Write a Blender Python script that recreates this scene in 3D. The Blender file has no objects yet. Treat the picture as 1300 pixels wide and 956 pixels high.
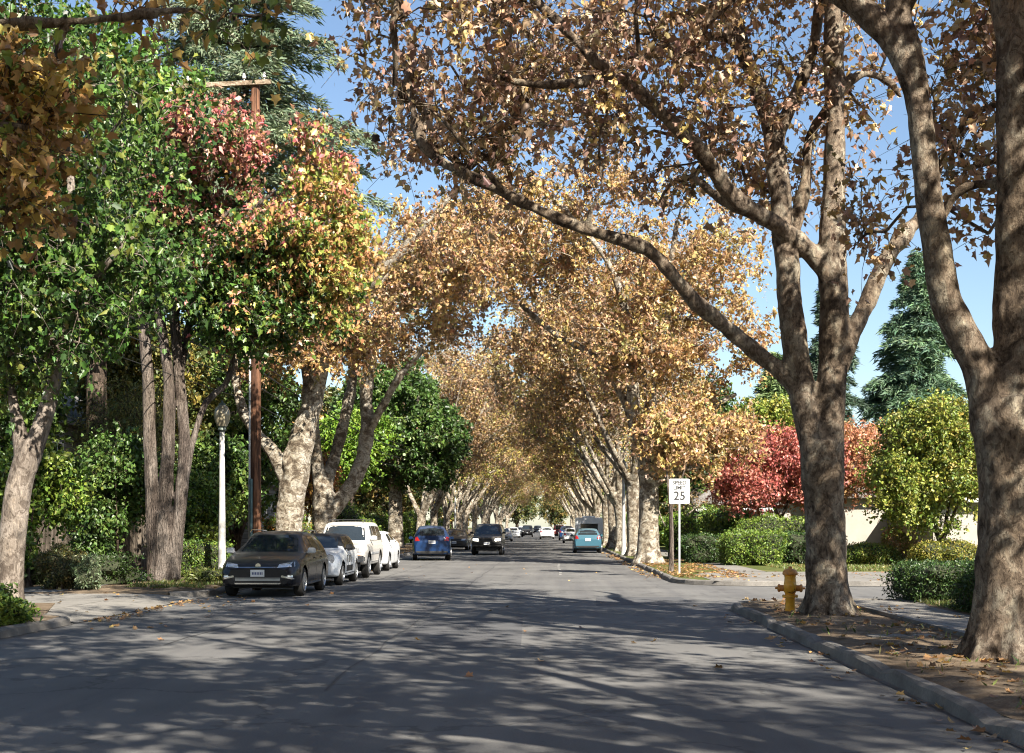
import bpy, bmesh, math, random, time
import numpy as np
from mathutils import Vector, Matrix, noise
from mathutils.bvhtree import BVHTree
T0 = time.time()
R = math.radians
FP, HX, HY, CH = 1700.0, 700.0, 668.0, 1.6        # focal length in photo pixels, vanishing point, eye height
scene = bpy.context.scene
COL = scene.collection

def P(px, py, d):
    return (( px - HX) * d / FP, d, CH + (HY - py) * d / FP)

# ------------------------------------------------------------------ materials
MATS = {}
def nt(name):
    m = bpy.data.materials.new(name); m.use_nodes = True
    t = m.node_tree; t.nodes.clear()
    o = t.nodes.new('ShaderNodeOutputMaterial')
    MATS[name] = m
    return m, t, o
def N(t, kind, **kw):
    n = t.nodes.new(kind)
    for k, v in kw.items():
        if k.startswith('i_'):
            n.inputs[k[2:].replace('_', ' ')].default_value = v
        else: setattr(n, k, v)
    return n
def L(t, a, b): t.links.new(a, b)
def noise_tex(t, scale, detail=4, rough=.6, vec=None, dist=0):
    n = N(t, 'ShaderNodeTexNoise'); n.inputs['Scale'].default_value = scale
    n.inputs['Detail'].default_value = detail; n.inputs['Roughness'].default_value = rough
    n.inputs['Distortion'].default_value = dist
    if vec is not None: L(t, vec, n.inputs['Vector'])
    return n
def ramp(t, fac, stops, interp='LINEAR'):
    r = N(t, 'ShaderNodeValToRGB'); r.color_ramp.interpolation = interp
    e = r.color_ramp.elements
    while len(e) < len(stops): e.new(.5)
    for i, (p, c) in enumerate(stops):
        e[i].position = p; e[i].color = (*c, 1) if len(c) == 3 else c
    L(t, fac, r.inputs['Fac']); return r
def mix(t, a, b, fac, mode='MIX'):
    m = N(t, 'ShaderNodeMix', data_type='RGBA', blend_type=mode)
    for sock, v in ((m.inputs[6], a), (m.inputs[7], b)):
        if isinstance(v, tuple): sock.default_value = (*v, 1)
        else: L(t, v, sock)
    if isinstance(fac, (int, float)): m.inputs[0].default_value = fac
    else: L(t, fac, m.inputs[0])
    return m.outputs[2]
def coords(t, scale=(1, 1, 1), kind='Object'):
    c = N(t, 'ShaderNodeTexCoord'); m = N(t, 'ShaderNodeMapping')
    m.inputs['Scale'].default_value = scale
    L(t, c.outputs[kind], m.inputs['Vector']); return m.outputs['Vector']
def simple(name, col, rough=.6, metal=0, spec=.5, coat=0, var=.12, vs=6, bump=0, bs=40, emit=None, trans=0):
    m, t, o = nt(name)
    b = N(t, 'ShaderNodeBsdfPrincipled')
    b.inputs['Roughness'].default_value = rough; b.inputs['Metallic'].default_value = metal
    b.inputs['Specular IOR Level'].default_value = spec; b.inputs['Coat Weight'].default_value = coat
    b.inputs['Coat Roughness'].default_value = .05
    v = coords(t)
    n = noise_tex(t, vs, 5, .6, v)
    r = ramp(t, n.outputs['Fac'], [(.3, tuple(c * (1 - var) for c in col)), (.7, tuple(min(1, c * (1 + var)) for c in col))])
    L(t, r.outputs[0], b.inputs['Base Color'])
    if bump:
        n2 = noise_tex(t, bs, 5, .65, v)
        bp = N(t, 'ShaderNodeBump'); bp.inputs['Strength'].default_value = bump; bp.inputs['Distance'].default_value = .02
        L(t, n2.outputs['Fac'], bp.inputs['Height']); L(t, bp.outputs[0], b.inputs['Normal'])
    if emit:
        b.inputs['Emission Color'].default_value = (*emit[0], 1); b.inputs['Emission Strength'].default_value = emit[1]
    L(t, b.outputs[0], o.inputs[0]); return m

def leaf_mat(name, transl=.27, rough=.42):
    m, t, o = nt(name)
    at = N(t, 'ShaderNodeAttribute', attribute_name='tint')
    b = N(t, 'ShaderNodeBsdfPrincipled'); b.inputs['Roughness'].default_value = rough
    b.inputs['Specular IOR Level'].default_value = .5
    L(t, at.outputs['Color'], b.inputs['Base Color'])
    tr = N(t, 'ShaderNodeBsdfTranslucent')
    g = N(t, 'ShaderNodeMix', data_type='RGBA', blend_type='MULTIPLY'); g.inputs[0].default_value = 1
    L(t, at.outputs['Color'], g.inputs[6]); g.inputs[7].default_value = (1.15, 1.1, .75, 1)
    L(t, g.outputs[2], tr.inputs['Color'])
    ms = N(t, 'ShaderNodeMixShader'); ms.inputs[0].default_value = transl
    L(t, b.outputs[0], ms.inputs[1]); L(t, tr.outputs[0], ms.inputs[2]); L(t, ms.outputs[0], o.inputs[0])
    return m
LEAF = leaf_mat('leaf_tissue')
NEEDLE = leaf_mat('needle_tissue', .15, .6)

def bark(name, cols, scale=(3, 3, 1.2), bump=.5, fine=14, contrast=.08, furrow=False):
    m, t, o = nt(name)
    b = N(t, 'ShaderNodeBsdfPrincipled'); b.inputs['Roughness'].default_value = .85; b.inputs['Specular IOR Level'].default_value = .2
    v = coords(t, scale)
    n1 = noise_tex(t, 1.3, 6, .62, v, .6)
    k = len(cols)
    st = [(.5 + (i - (k - 1) / 2) * contrast, c) for i, c in enumerate(cols)]
    r1 = ramp(t, n1.outputs['Fac'], st)
    v2 = coords(t, (scale[0] * 2, scale[1] * 2, scale[2]))
    n2 = noise_tex(t, fine, 6, .7, v2)
    r2 = ramp(t, n2.outputs['Fac'], [(.32, (.45, .42, .4)), (.55, (1, 1, 1))])
    c = mix(t, r1.outputs[0], r2.outputs[0], .75, 'MULTIPLY')
    n4 = noise_tex(t, .5, 3, .5, coords(t, (1, 1, .6)))
    r4 = ramp(t, n4.outputs['Fac'], [(.35, (.72, .68, .6)), (.6, (1, 1, 1))])
    c = mix(t, c, r4.outputs[0], .8, 'MULTIPLY')
    # flaking plates: sharp-edged darker and paler scabs
    n5 = noise_tex(t, 3.4, 9, .62, v, 1.4); r5 = ramp(t, n5.outputs['Fac'], [(.45, (.50, .47, .45)), (.47, (1, 1, 1)), (.57, (1, 1, 1)), (.585, (1.38, 1.36, 1.3))])
    if not furrow: c = mix(t, c, r5.outputs[0], .85, 'MULTIPLY')
    L(t, c, b.inputs['Base Color'])
    h = n2.outputs['Fac']
    if not furrow:
        mh = N(t, 'ShaderNodeMath', operation='MULTIPLY_ADD'); L(t, r5.outputs[0], mh.inputs[0]); mh.inputs[1].default_value = .8; L(t, n2.outputs['Fac'], mh.inputs[2]); h = mh.outputs[0]
    if furrow:
        w = N(t, 'ShaderNodeTexWave', wave_type='BANDS', bands_direction='X'); w.inputs['Scale'].default_value = 2.2
        w.inputs['Distortion'].default_value = 9; w.inputs['Detail'].default_value = 4; w.inputs['Detail Scale'].default_value = 2.5
        L(t, coords(t, (3, 3, .45)), w.inputs['Vector'])
        mm = N(t, 'ShaderNodeMath', operation='ADD'); L(t, w.outputs['Fac'], mm.inputs[0]); L(t, n2.outputs['Fac'], mm.inputs[1]); h = mm.outputs[0]
    bp = N(t, 'ShaderNodeBump'); bp.inputs['Strength'].default_value = bump; bp.inputs['Distance'].default_value = .05
    L(t, h, bp.inputs['Height'])
    bp2 = N(t, 'ShaderNodeBump'); bp2.inputs['Strength'].default_value = bump * .7; bp2.inputs['Distance'].default_value = .12
    L(t, n1.outputs['Fac'], bp2.inputs['Height']); L(t, bp.outputs[0], bp2.inputs['Normal']); L(t, bp2.outputs[0], b.inputs['Normal'])
    L(t, b.outputs[0], o.inputs[0]); return m
BARK_SYC = bark('sycamore_bark', [(.10, .075, .055), (.20, .155, .115), (.28, .22, .165), (.31, .26, .20), (.42, .37, .29)], contrast=.06, bump=.8, scale=(3, 3, 2))
BARK_PALE = bark('pale_sycamore_bark', [(.20, .16, .12), (.36, .31, .24), (.52, .47, .39), (.60, .56, .48)], contrast=.06, bump=1, scale=(2.5, 2.5, 3))
BARK_GREY = bark('furrowed_bark', [(.12, .095, .08), (.20, .165, .14), (.27, .23, .20)], bump=1, scale=(3, 3, .5), furrow=True)
BARK_SMOOTH = bark('smooth_grey_bark', [(.15, .125, .105), (.24, .205, .175), (.31, .27, .235)], bump=.5, scale=(2, 2, 1.2), contrast=.09)
BARK_DARK = bark('dark_bark', [(.06, .045, .035), (.12, .09, .07), (.17, .13, .10)], bump=.8, scale=(4, 4, 1))

def asphalt():  # aged, cracked, tarred
    m, t, o = nt('asphalt')
    b = N(t, 'ShaderNodeBsdfPrincipled'); b.inputs['Roughness'].default_value = .82; b.inputs['Specular IOR Level'].default_value = .35
    v = coords(t)
    n1 = noise_tex(t, .35, 4, .55, v)
    n2 = noise_tex(t, 60, 3, .8, v)
    st = noise_tex(t, 1, 5, .6, coords(t, (1.6, .05, 1)))            # wheel-worn streaks along the lane
    r1 = ramp(t, n1.outputs['Fac'], [(.3, (.115, .112, .107)), (.7, (.168, .163, .155))])
    r2 = ramp(t, n2.outputs['Fac'], [(.3, (.72, .72, .72)), (.7, (1.15, 1.15, 1.15))])
    r3 = ramp(t, st.outputs['Fac'], [(.35, (.78, .78, .8)), (.6, (1.06, 1.06, 1.04))])
    c = mix(t, r1.outputs[0], r2.outputs[0], .8, 'MULTIPLY'); c = mix(t, c, r3.outputs[0], .85, 'MULTIPLY')
    # cracks
    vo = N(t, 'ShaderNodeTexVoronoi', feature='DISTANCE_TO_EDGE'); vo.inputs['Scale'].default_value = .42
    dn = noise_tex(t, 1.6, 4, .6, v); dm = N(t, 'ShaderNodeVectorMath', operation='SCALE'); dm.inputs['Scale'].default_value = 1.1
    L(t, dn.outputs['Color'], dm.inputs[0]); ad = N(t, 'ShaderNodeVectorMath', operation='ADD'); L(t, v, ad.inputs[0]); L(t, dm.outputs[0], ad.inputs[1])
    L(t, ad.outputs[0], vo.inputs['Vector'])
    rc = ramp(t, vo.outputs['Distance'], [(0, (.25, .25, .25)), (.012, (.45, .45, .45)), (.02, (1, 1, 1))])
    c = mix(t, c, rc.outputs[0], .45, 'MULTIPLY')
    oi = noise_tex(t, .9, 3, .5, coords(t, (1, .35, 1))); ro = ramp(t, oi.outputs['Fac'], [(.62, (1, 1, 1)), (.72, (.72, .72, .73))])
    c = mix(t, c, ro.outputs[0], .8, 'MULTIPLY')
    sp = noise_tex(t, 5, 2, .5, v); rs = ramp(t, sp.outputs['Fac'], [(.70, (1, 1, 1)), (.74, (.6, .6, .6))]); c = mix(t, c, rs.outputs[0], .8, 'MULTIPLY')
    L(t, c, b.inputs['Base Color'])
    bp = N(t, 'ShaderNodeBump'); bp.inputs['Strength'].default_value = .35; bp.inputs['Distance'].default_value = .006
    L(t, n2.outputs['Fac'], bp.inputs['Height']); L(t, bp.outputs[0], b.inputs['Normal'])
    L(t, b.outputs[0], o.inputs[0]); return m
ASPH = asphalt()
def concrete(name, base, var=.2, joints=0):
    m, t, o = nt(name)
    b = N(t, 'ShaderNodeBsdfPrincipled'); b.inputs['Roughness'].default_value = .85; b.inputs['Specular IOR Level'].default_value = .25
    v = coords(t)
    n1 = noise_tex(t, 1.5, 6, .65, v); n2 = noise_tex(t, 35, 4, .7, v)
    r1 = ramp(t, n1.outputs['Fac'], [(.3, tuple(c * (1 - var * 1.6) for c in base)), (.65, base)])
    r2 = ramp(t, n2.outputs['Fac'], [(.3, (.75, .74, .72)), (.6, (1.08, 1.08, 1.08))])
    c = mix(t, r1.outputs[0], r2.outputs[0], .8, 'MULTIPLY')
    if joints:
        br = N(t, 'ShaderNodeTexBrick', offset=0); br.inputs['Scale'].default_value = 1
        br.inputs['Brick Width'].default_value = joints; br.inputs['Row Height'].default_value = joints
        br.inputs['Mortar Size'].default_value = .012; br.inputs['Color1'].default_value = (1, 1, 1, 1); br.inputs['Color2'].default_value = (.9, .9, .9, 1)
        br.inputs['Mortar'].default_value = (.35, .33, .3, 1); L(t, v, br.inputs['Vector'])
        c = mix(t, c, br.outputs['Color'], 1, 'MULTIPLY')
    L(t, c, b.inputs['Base Color'])
    bp = N(t, 'ShaderNodeBump'); bp.inputs['Strength'].default_value = .4; bp.inputs['Distance'].default_value = .01
    L(t, n2.outputs['Fac'], bp.inputs['Height']); L(t, bp.outputs[0], b.inputs['Normal'])
    L(t, b.outputs[0], o.inputs[0]); return m
CONC = concrete('kerb_concrete', (.215, .20, .18), .35)
WALKC = concrete('sidewalk_concrete', (.25, .235, .21), .18, 1.5)
def soil(name, a, b_, c_, sc=3):
    m, t, o = nt(name)
    b = N(t, 'ShaderNodeBsdfPrincipled'); b.inputs['Roughness'].default_value = .95; b.inputs['Specular IOR Level'].default_value = .1
    v = coords(t); n1 = noise_tex(t, sc, 8, .7, v)
    r = ramp(t, n1.outputs['Fac'], [(.35, a), (.52, b_), (.7, c_)])
    n2 = noise_tex(t, 50, 4, .7, v); r2 = ramp(t, n2.outputs['Fac'], [(.35, (.6, .6, .6)), (.65, (1.2, 1.15, 1.1))])
    L(t, mix(t, r.outputs[0], r2.outputs[0], .8, 'MULTIPLY'), b.inputs['Base Color'])
    bp = N(t, 'ShaderNodeBump'); bp.inputs['Strength'].default_value = .8; bp.inputs['Distance'].default_value = .03
    L(t, n1.outputs['Fac'], bp.inputs['Height']); L(t, bp.outputs[0], b.inputs['Normal'])
    L(t, b.outputs[0], o.inputs[0]); return m
SOIL = soil('strip_soil', (.10, .075, .05), (.17, .13, .09), (.26, .21, .15))
LAWN = soil('lawn_turf', (.05, .07, .02), (.10, .12, .035), (.20, .16, .07), 1.2)

# ------------------------------------------------------------------ scene helpers
LABELS = []
def tag(o, label=None, cat=None, group=None, kind=None):
    if label: o['label'] = label
    if cat: o['category'] = cat
    if group: o['group'] = group
    if kind: o['kind'] = kind
    return o
def empty(name, loc, rz=0):
    o = bpy.data.objects.new(name, None); COL.objects.link(o); o.location = loc; o.rotation_euler = (0, 0, rz)
    o.empty_display_size = .3
    return o
def link(name, me, mat=None, parent=None):
    o = bpy.data.objects.new(name, me); COL.objects.link(o)
    if mat is not None and not me.materials: me.materials.append(mat)
    if parent is not None: o.parent = parent
    return o
def npmesh(name, V, loops, starts, tint=None, smooth=True):
    me = bpy.data.meshes.new(name)
    V = np.ascontiguousarray(V, dtype=np.float32); loops = np.ascontiguousarray(loops, dtype=np.int32).ravel(); starts = np.ascontiguousarray(starts, dtype=np.int32)
    me.vertices.add(len(V)); me.vertices.foreach_set('co', V.ravel())
    me.loops.add(len(loops)); me.loops.foreach_set('vertex_index', loops)
    me.polygons.add(len(starts)); me.polygons.foreach_set('loop_start', starts)
    if smooth: me.polygons.foreach_set('use_smooth', np.ones(len(starts), dtype=bool))
    if tint is not None:
        a = me.attributes.new('tint', 'FLOAT_COLOR', 'FACE')
        c = np.ones((len(starts), 4), dtype=np.float32); c[:, :3] = tint
        a.data.foreach_set('color', c.ravel())
    me.update(calc_edges=True); me.validate(); return me
class MB:
    """collects simple shapes into one mesh"""
    def __init__(s): s.v = []; s.f = []
    def add(s, vs, fs):
        k = len(s.v); s.v += [tuple(v) for v in vs]; s.f += [tuple(i + k for i in f) for f in fs]; return s
    def box(s, c, d, rz=0, rx=0, taper=1):
        x, y, z = d[0] / 2, d[1] / 2, d[2] / 2
        M = Matrix.Translation(c) @ Matrix.Rotation(rz, 4, 'Z') @ Matrix.Rotation(rx, 4, 'X')
        vs = [M @ Vector((sx * x * (taper if sz > 0 else 1), sy * y * (taper if sz > 0 else 1), sz * z)) for sz in (-1, 1) for sx, sy in ((-1, -1), (1, -1), (1, 1), (-1, 1))]
        return s.add(vs, [(3, 2, 1, 0), (4, 5, 6, 7), (0, 1, 5, 4), (1, 2, 6, 5), (2, 3, 7, 6), (3, 0, 4, 7)])
    def lathe(s, prof, c=(0, 0, 0), n=20, axis='Z'):
        vs = []
        for r, z in prof:
            for i in range(n):
                a = 2 * math.pi * i / n; p = (r * math.cos(a), r * math.sin(a), z)
                if axis == 'X': p = (z, p[0], p[1])
                if axis == 'Y': p = (p[0], z, p[1])
                vs.append((p[0] + c[0], p[1] + c[1], p[2] + c[2]))
        fs = [(j * n + i, j * n + (i + 1) % n, (j + 1) * n + (i + 1) % n, (j + 1) * n + i) for j in range(len(prof) - 1) for i in range(n)]
        fs += [tuple(range(n - 1, -1, -1)), tuple(range((len(prof) - 1) * n, len(prof) * n))]
        return s.add(vs, fs)
    def tube(s, pts, r, n=8):
        pts = [Vector(p) for p in pts]; rs = r if isinstance(r, (list, tuple)) else [r] * len(pts); vs = []
        for i, p in enumerate(pts):
            d = (pts[min(i + 1, len(pts) - 1)] - pts[max(i - 1, 0)]).normalized()
            u = d.cross(Vector((0, 0, 1)) if abs(d.z) < .95 else Vector((1, 0, 0))).normalized(); w = d.cross(u)
            vs += [p + rs[i] * (u * math.cos(2 * math.pi * k / n) + w * math.sin(2 * math.pi * k / n)) for k in range(n)]
        fs = [(j * n + i, j * n + (i + 1) % n, (j + 1) * n + (i + 1) % n, (j + 1) * n + i) for j in range(len(pts) - 1) for i in range(n)]
        fs += [tuple(range(n - 1, -1, -1)), tuple(range((len(pts) - 1) * n, len(pts) * n))]
        return s.add(vs, fs)
    def prism(s, poly, z0, z1):
        n = len(poly)
        return s.add([(x, y, z0) for x, y in poly] + [(x, y, z1) for x, y in poly],
                     [tuple(range(n - 1, -1, -1)), tuple(range(n, 2 * n))] + [(i, (i + 1) % n, n + (i + 1) % n, n + i) for i in range(n)])
    def build(s, name, mat=None, parent=None, smooth=False, bevel=0):
        me = bpy.data.meshes.new(name); me.from_pydata(s.v, [], s.f)
        bm = bmesh.new(); bm.from_mesh(me); bmesh.ops.recalc_face_normals(bm, faces=bm.faces)
        if bevel: bmesh.ops.bevel(bm, geom=[e for e in bm.edges if len(e.link_faces) == 2 and e.calc_face_angle() > .6], offset=bevel, segments=2, affect='EDGES')
        bm.to_mesh(me); bm.free()
        if smooth:
            for p in me.polygons: p.use_smooth = True
            me.set_sharp_from_angle(angle=R(40)) if hasattr(me, 'set_sharp_from_angle') else None
        return link(name, me, mat, parent)
def copy_tree(o, parent=None):
    c = o.copy(); COL.objects.link(c); c.parent = parent
    for ch in [x for x in bpy.data.objects if x.parent == o]: copy_tree(ch, c)
    return c
def kids(o): return o.children

# ------------------------------------------------------------------ leaves
LOBED = (np.array([[0, 0, 0], [.20, -.07, .04], [.50, .07, .12], [.37, .30, .06], [.56, .60, .14], [.24, .66, .04], [0, 1, -.04],
                   [-.24, .66, .04], [-.56, .60, .14], [-.37, .30, .06], [-.50, .07, .12], [-.20, -.07, .04]]), [(0, 1, 2, 3, 4, 5, 6), (0, 6, 7, 8, 9, 10, 11)])
OVAL = (np.array([[0, 0, 0], [.33, .45, .08], [0, 1, -.05], [-.33, .45, .08]]), [(0, 1, 2), (0, 2, 3)])
BROAD = (np.array([[0, 0, 0], [.5, .3, .1], [.36, .75, .1], [0, 1, -.05], [-.36, .75, .1], [-.5, .3, .1]]), [(0, 1, 2, 3), (0, 3, 4, 5)])
NARROW = (np.array([[0, 0, 0], [.13, .45, .02], [0, 1, 0], [-.13, .45, .02]]), [(0, 1, 2, 3)])
def leaves(name, pos, size, tint, shape, rng, mat=None, parent=None, droop=.5, axis=None):
    n = len(pos); T, F = shape
    if axis is None:
        y = rng.normal(size=(n, 3)); y[:, 2] -= droop
    else: y = axis + rng.normal(size=(n, 3)) * .25
    y /= np.linalg.norm(y, axis=1, keepdims=True) + 1e-9
    z = rng.normal(size=(n, 3)); z[:, 2] += .9
    x = np.cross(y, z); x /= np.linalg.norm(x, axis=1, keepdims=True) + 1e-9
    z = np.cross(x, y)
    s = size[:, None, None]
    wd = (.5 + .5 * rng.random(n))[:, None, None]; cu = rng.normal(1.4, 1.5, n)[:, None, None]; bend = rng.normal(.25, .3, n)[:, None, None]; sk = rng.normal(0, .16, n)[:, None, None]
    ty = T[None, :, 1, None]
    V = pos[:, None, :] + s * ((T[None, :, 0, None] * wd + sk * ty ** 2) * x[:, None, :] + ty * y[:, None, :] + (T[None, :, 2, None] * cu - bend * ty ** 2) * z[:, None, :])
    nv = len(T); off = (np.arange(n) * nv)[:, None]
    loops = np.concatenate([off + np.array(f)[None, :] for f in F], axis=1).ravel()
    ls = [len(f) for f in F]; per = sum(ls); st = np.cumsum([0] + ls[:-1])
    starts = ((np.arange(n) * per)[:, None] + st[None, :]).ravel()
    me = npmesh(name, V.reshape(-1, 3), loops, starts, np.repeat(tint, len(F), axis=0), smooth=False)
    return link(name, me, mat or LEAF, parent)
def tints(pal, clump_id, nclump, rng, own=.6, jit=.22, weights=None):
    pal = np.array(pal, float); k = len(pal)
    w = np.array(weights, float) / sum(weights) if weights is not None else None
    cb = rng.choice(k, nclump, p=w)
    n = len(clump_id)
    pick = np.where(rng.random(n) < own, cb[clump_id], rng.choice(k, n, p=w))
    c = pal[pick] * (1 + jit * rng.normal(size=(n, 1))) * (1 + .06 * rng.normal(size=(n, 3)))
    return np.clip(c, .01, .8)

# ------------------------------------------------------------------ wood
def catmull(pts, step=.3):
    pts = [np.array(p, float) for p in pts]
    if len(pts) == 2: pts = [pts[0], (pts[0] + pts[1]) / 2, pts[1]]
    e = [2 * pts[0] - pts[1]] + pts + [2 * pts[-1] - pts[-2]]
    out = []
    for i in range(1, len(e) - 2):
        d = np.linalg.norm((e[i + 1] - e[i])[:3]); k = max(2, int(d / step))
        for j in range(k):
            t = j / k; a, b, c, dd = e[i - 1], e[i], e[i + 1], e[i + 2]
            q = .5 * (2 * b + (c - a) * t + (2 * a - 5 * b + 4 * c - dd) * t * t + (3 * b - a - 3 * c + dd) * t ** 3)
            out.append(q)
    out.append(e[-2]); return np.array(out)
def ring_tube(path, rad, n):
    path = np.asarray(path); k = len(path)
    d = np.gradient(path, axis=0); d /= np.linalg.norm(d, axis=1, keepdims=True) + 1e-9
    u = np.cross(d[0], [0, 1, 0] if abs(d[0][1]) < .9 else [1, 0, 0]); u /= np.linalg.norm(u)
    V = []; ang = np.arange(n) * 2 * math.pi / n
    for i in range(k):
        u = u - d[i] * np.dot(u, d[i]); u /= np.linalg.norm(u) + 1e-9; w = np.cross(d[i], u)
        V.append(path[i] + rad[i] * (np.cos(ang)[:, None] * u + np.sin(ang)[:, None] * w))
    V = np.concatenate(V)
    i = np.arange(n); F = []
    for j in range(k - 1):
        F.append(np.stack([j * n + i, j * n + (i + 1) % n, (j + 1) * n + (i + 1) % n, (j + 1) * n + i], 1))
    return V, np.concatenate(F)
def quads_mesh(name, parts):
    off = 0; VV = []; FF = []
    for V, F in parts: VV.append(V); FF.append(F + off); off += len(V)
    V = np.concatenate(VV); F = np.concatenate(FF)
    return npmesh(name, V, F, np.arange(len(F)) * 4)
def solid_limbs(name, limbs, voxel, rough, parent, mat, seed=0, flare=None, ridges=0):
    """limbs: lists of (x,y,z,r); closed tubes merged by voxel remesh, then given lumps"""
    m = MB()
    for lb in limbs:
        q = catmull(lb, .25)
        TV, TF = ring_tube(q[:, :3], np.maximum(q[:, 3], max(.012, voxel * .95)), 14); nn = len(TV)
        m.add([tuple(v) for v in TV], [tuple(int(i) for i in f) for f in TF] + [tuple(range(13, -1, -1)), tuple(range(nn - 14, nn))])
    me = bpy.data.meshes.new(name); me.from_pydata(m.v, [], m.f)
    o = bpy.data.objects.new(name, me); COL.objects.link(o)
    bm = bmesh.new(); bm.from_mesh(me); bmesh.ops.recalc_face_normals(bm, faces=bm.faces); bm.to_mesh(me); bm.free()
    md = o.modifiers.new('r', 'REMESH'); md.mode = 'VOXEL'; md.voxel_size = voxel
    sm = o.modifiers.new('s', 'SMOOTH'); sm.factor = .6; sm.iterations = 4
    dg = bpy.context.evaluated_depsgraph_get()
    me2 = bpy.data.meshes.new_from_object(o.evaluated_get(dg)); o.modifiers.clear(); o.data = me2; bpy.data.meshes.remove(me); me2.name = name
    n = len(me2.vertices); co = np.empty(n * 3, np.float32); no = np.empty(n * 3, np.float32)
    me2.vertices.foreach_get('co', co); me2.vertices.foreach_get('normal', no); co = co.reshape(-1, 3); no = no.reshape(-1, 3)
    d = np.zeros(n)
    for i in range(n):
        p = Vector(co[i]) + Vector((seed * 7.3, 0, 0))
        d[i] = noise.noise(Vector((p.x * 2.6, p.y * 2.6, p.z * 1.4))) * 1.0 + noise.noise(Vector((p.x * 8, p.y * 8, p.z * 6))) * .35
        d[i] += 4.5 * max(0, noise.noise(Vector((p.x * 1.7 + 9, p.y * 1.7, p.z * 1.3))) - .36)
        if ridges: d[i] += ridges * abs(noise.noise(Vector((p.x * 11, p.y * 11, p.z * 1.2))))
    if flare:
        z = np.clip((flare - co[:, 2]) / flare, 0, 1) ** 1.0; ang = np.arctan2(no[:, 1], no[:, 0])
        d = d + (1.6 * z ** 2) * (1.0 + .8 * np.sin(ang * 5 + seed) + .5 * np.sin(ang * 9 + seed * 2)) * 1.5
    co = co + no * (d * rough)[:, None]
    me2.vertices.foreach_set('co', co.astype(np.float32).ravel())
    me2.polygons.foreach_set('use_smooth', np.ones(len(me2.polygons), bool)); me2.update()
    me2.materials.clear(); me2.materials.append(mat); o.parent = parent
    return o
def grow(limbs, clumps, rng, r_tip=.006, sides=5, twigs=5, tl=.7, per_twig=9, attach_from=2.0, expo=.42, max_r=.09, up=.12):
    """connect every clump to the nearest wood; returns tube parts, leaf positions, clump ids"""
    pos = []; par = []; rad = []
    for lb in limbs:
        q = catmull(lb, .35)
        for a in q:
            if a[2] >= attach_from: pos.append(a[:3]); par.append(-1); rad.append(a[3])
    pos = np.array(pos); nl = len(pos)
    cap = len(pos) + len(clumps) * 14
    A = np.zeros((cap, 3)); A[:nl] = pos; n = nl
    par = list(par); cnt = [0] * nl
    C = np.array(clumps); m = len(C)
    D = np.full(m, 1e9); NI = np.zeros(m, int)
    def upd(lo, hi):
        d = np.linalg.norm(C[:, None, :] - A[None, lo:hi, :], axis=2)
        # discourage twigs that would hang straight back down from higher wood
        dz = A[None, lo:hi, 2] - C[:, None, 2]; d = d + np.clip(dz, 0, None) * .45
        j = d.argmin(1); dd = d[np.arange(m), j]; b = dd < D; D[b] = dd[b]; NI[b] = lo + j[b]
    upd(0, n); done = np.zeros(m, bool); paths = []; tips = []
    for _ in range(m):
        i = int(np.where(done, 1e9, D).argmin()); done[i] = True
        a = A[NI[i]].copy(); c = C[i]; v = c - a; l = np.linalg.norm(v); k = min(12, max(2, int(l / .45)))
        idx = [NI[i]]; side = rng.normal(size=3) * l * .10
        for j in range(1, k + 1):
            t = j / k; p = a + v * t + side * math.sin(math.pi * t) + np.array([0, 0, up * l * math.sin(math.pi * t)]) + (rng.normal(size=3) * .04 * l / k if j < k else 0)
            A[n] = p; par.append(idx[-1]); idx.append(n); n += 1
        paths.append(idx); tips.append(idx[-1]); upd(idx[1], n)
    w = np.zeros(n)
    for t in tips: w[t] += 1
    for i in range(n - 1, nl - 1, -1): w[par[i]] += w[i]
    r = np.minimum(max_r, r_tip * np.maximum(w, 1) ** expo * 1.6)
    parts = []
    for idx in paths:
        rr = r[idx].copy(); rr[0] = min(rr[1] * 1.15, rad[idx[0]] * .9 if idx[0] < nl else rr[1] * 1.15)
        parts.append(ring_tube(A[idx], rr, sides))
    # twigs
    tp = A[tips]; m = len(tp)
    base = np.repeat(tp, twigs, 0); dirn = rng.normal(size=(len(base), 3)); dirn[:, 2] += .15
    dirn /= np.linalg.norm(dirn, axis=1, keepdims=True); ln = tl * (.5 + rng.random((len(base), 1)))
    mid = base + dirn * ln * .5 + rng.normal(size=base.shape) * .05; end = base + dirn * ln + np.array([0, 0, -.12]) * ln
    u = np.cross(dirn, [0, 0, 1.0]); u /= np.linalg.norm(u, axis=1, keepdims=True) + 1e-9; wv = np.cross(dirn, u)
    V = []
    for q, rr in ((base, r_tip * 1.1), (mid, r_tip * .8), (end, r_tip * .4)):
        for k in range(3): V.append(q + rr * (math.cos(2.094 * k) * u + math.sin(2.094 * k) * wv))
    nb = len(base); V = np.stack(V, 1).reshape(-1, 3); F = []
    for j in range(2):
        for k in range(3):
            F.append(np.stack([np.arange(nb) * 9 + j * 3 + k, np.arange(nb) * 9 + j * 3 + (k + 1) % 3, np.arange(nb) * 9 + (j + 1) * 3 + (k + 1) % 3, np.arange(nb) * 9 + (j + 1) * 3 + k], 1))
    parts.append((V, np.concatenate(F)))
    t = .15 + .85 * rng.random((nb, per_twig, 1))
    lp = base[:, None, :] * (1 - t) ** 2 + 2 * t * (1 - t) * mid[:, None, :] + t * t * end[:, None, :] + rng.normal(size=(nb, per_twig, 3)) * .09
    lp = lp.reshape(-1, 3); cid = np.repeat(np.arange(m), twigs * per_twig)
    return parts, lp, cid
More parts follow.
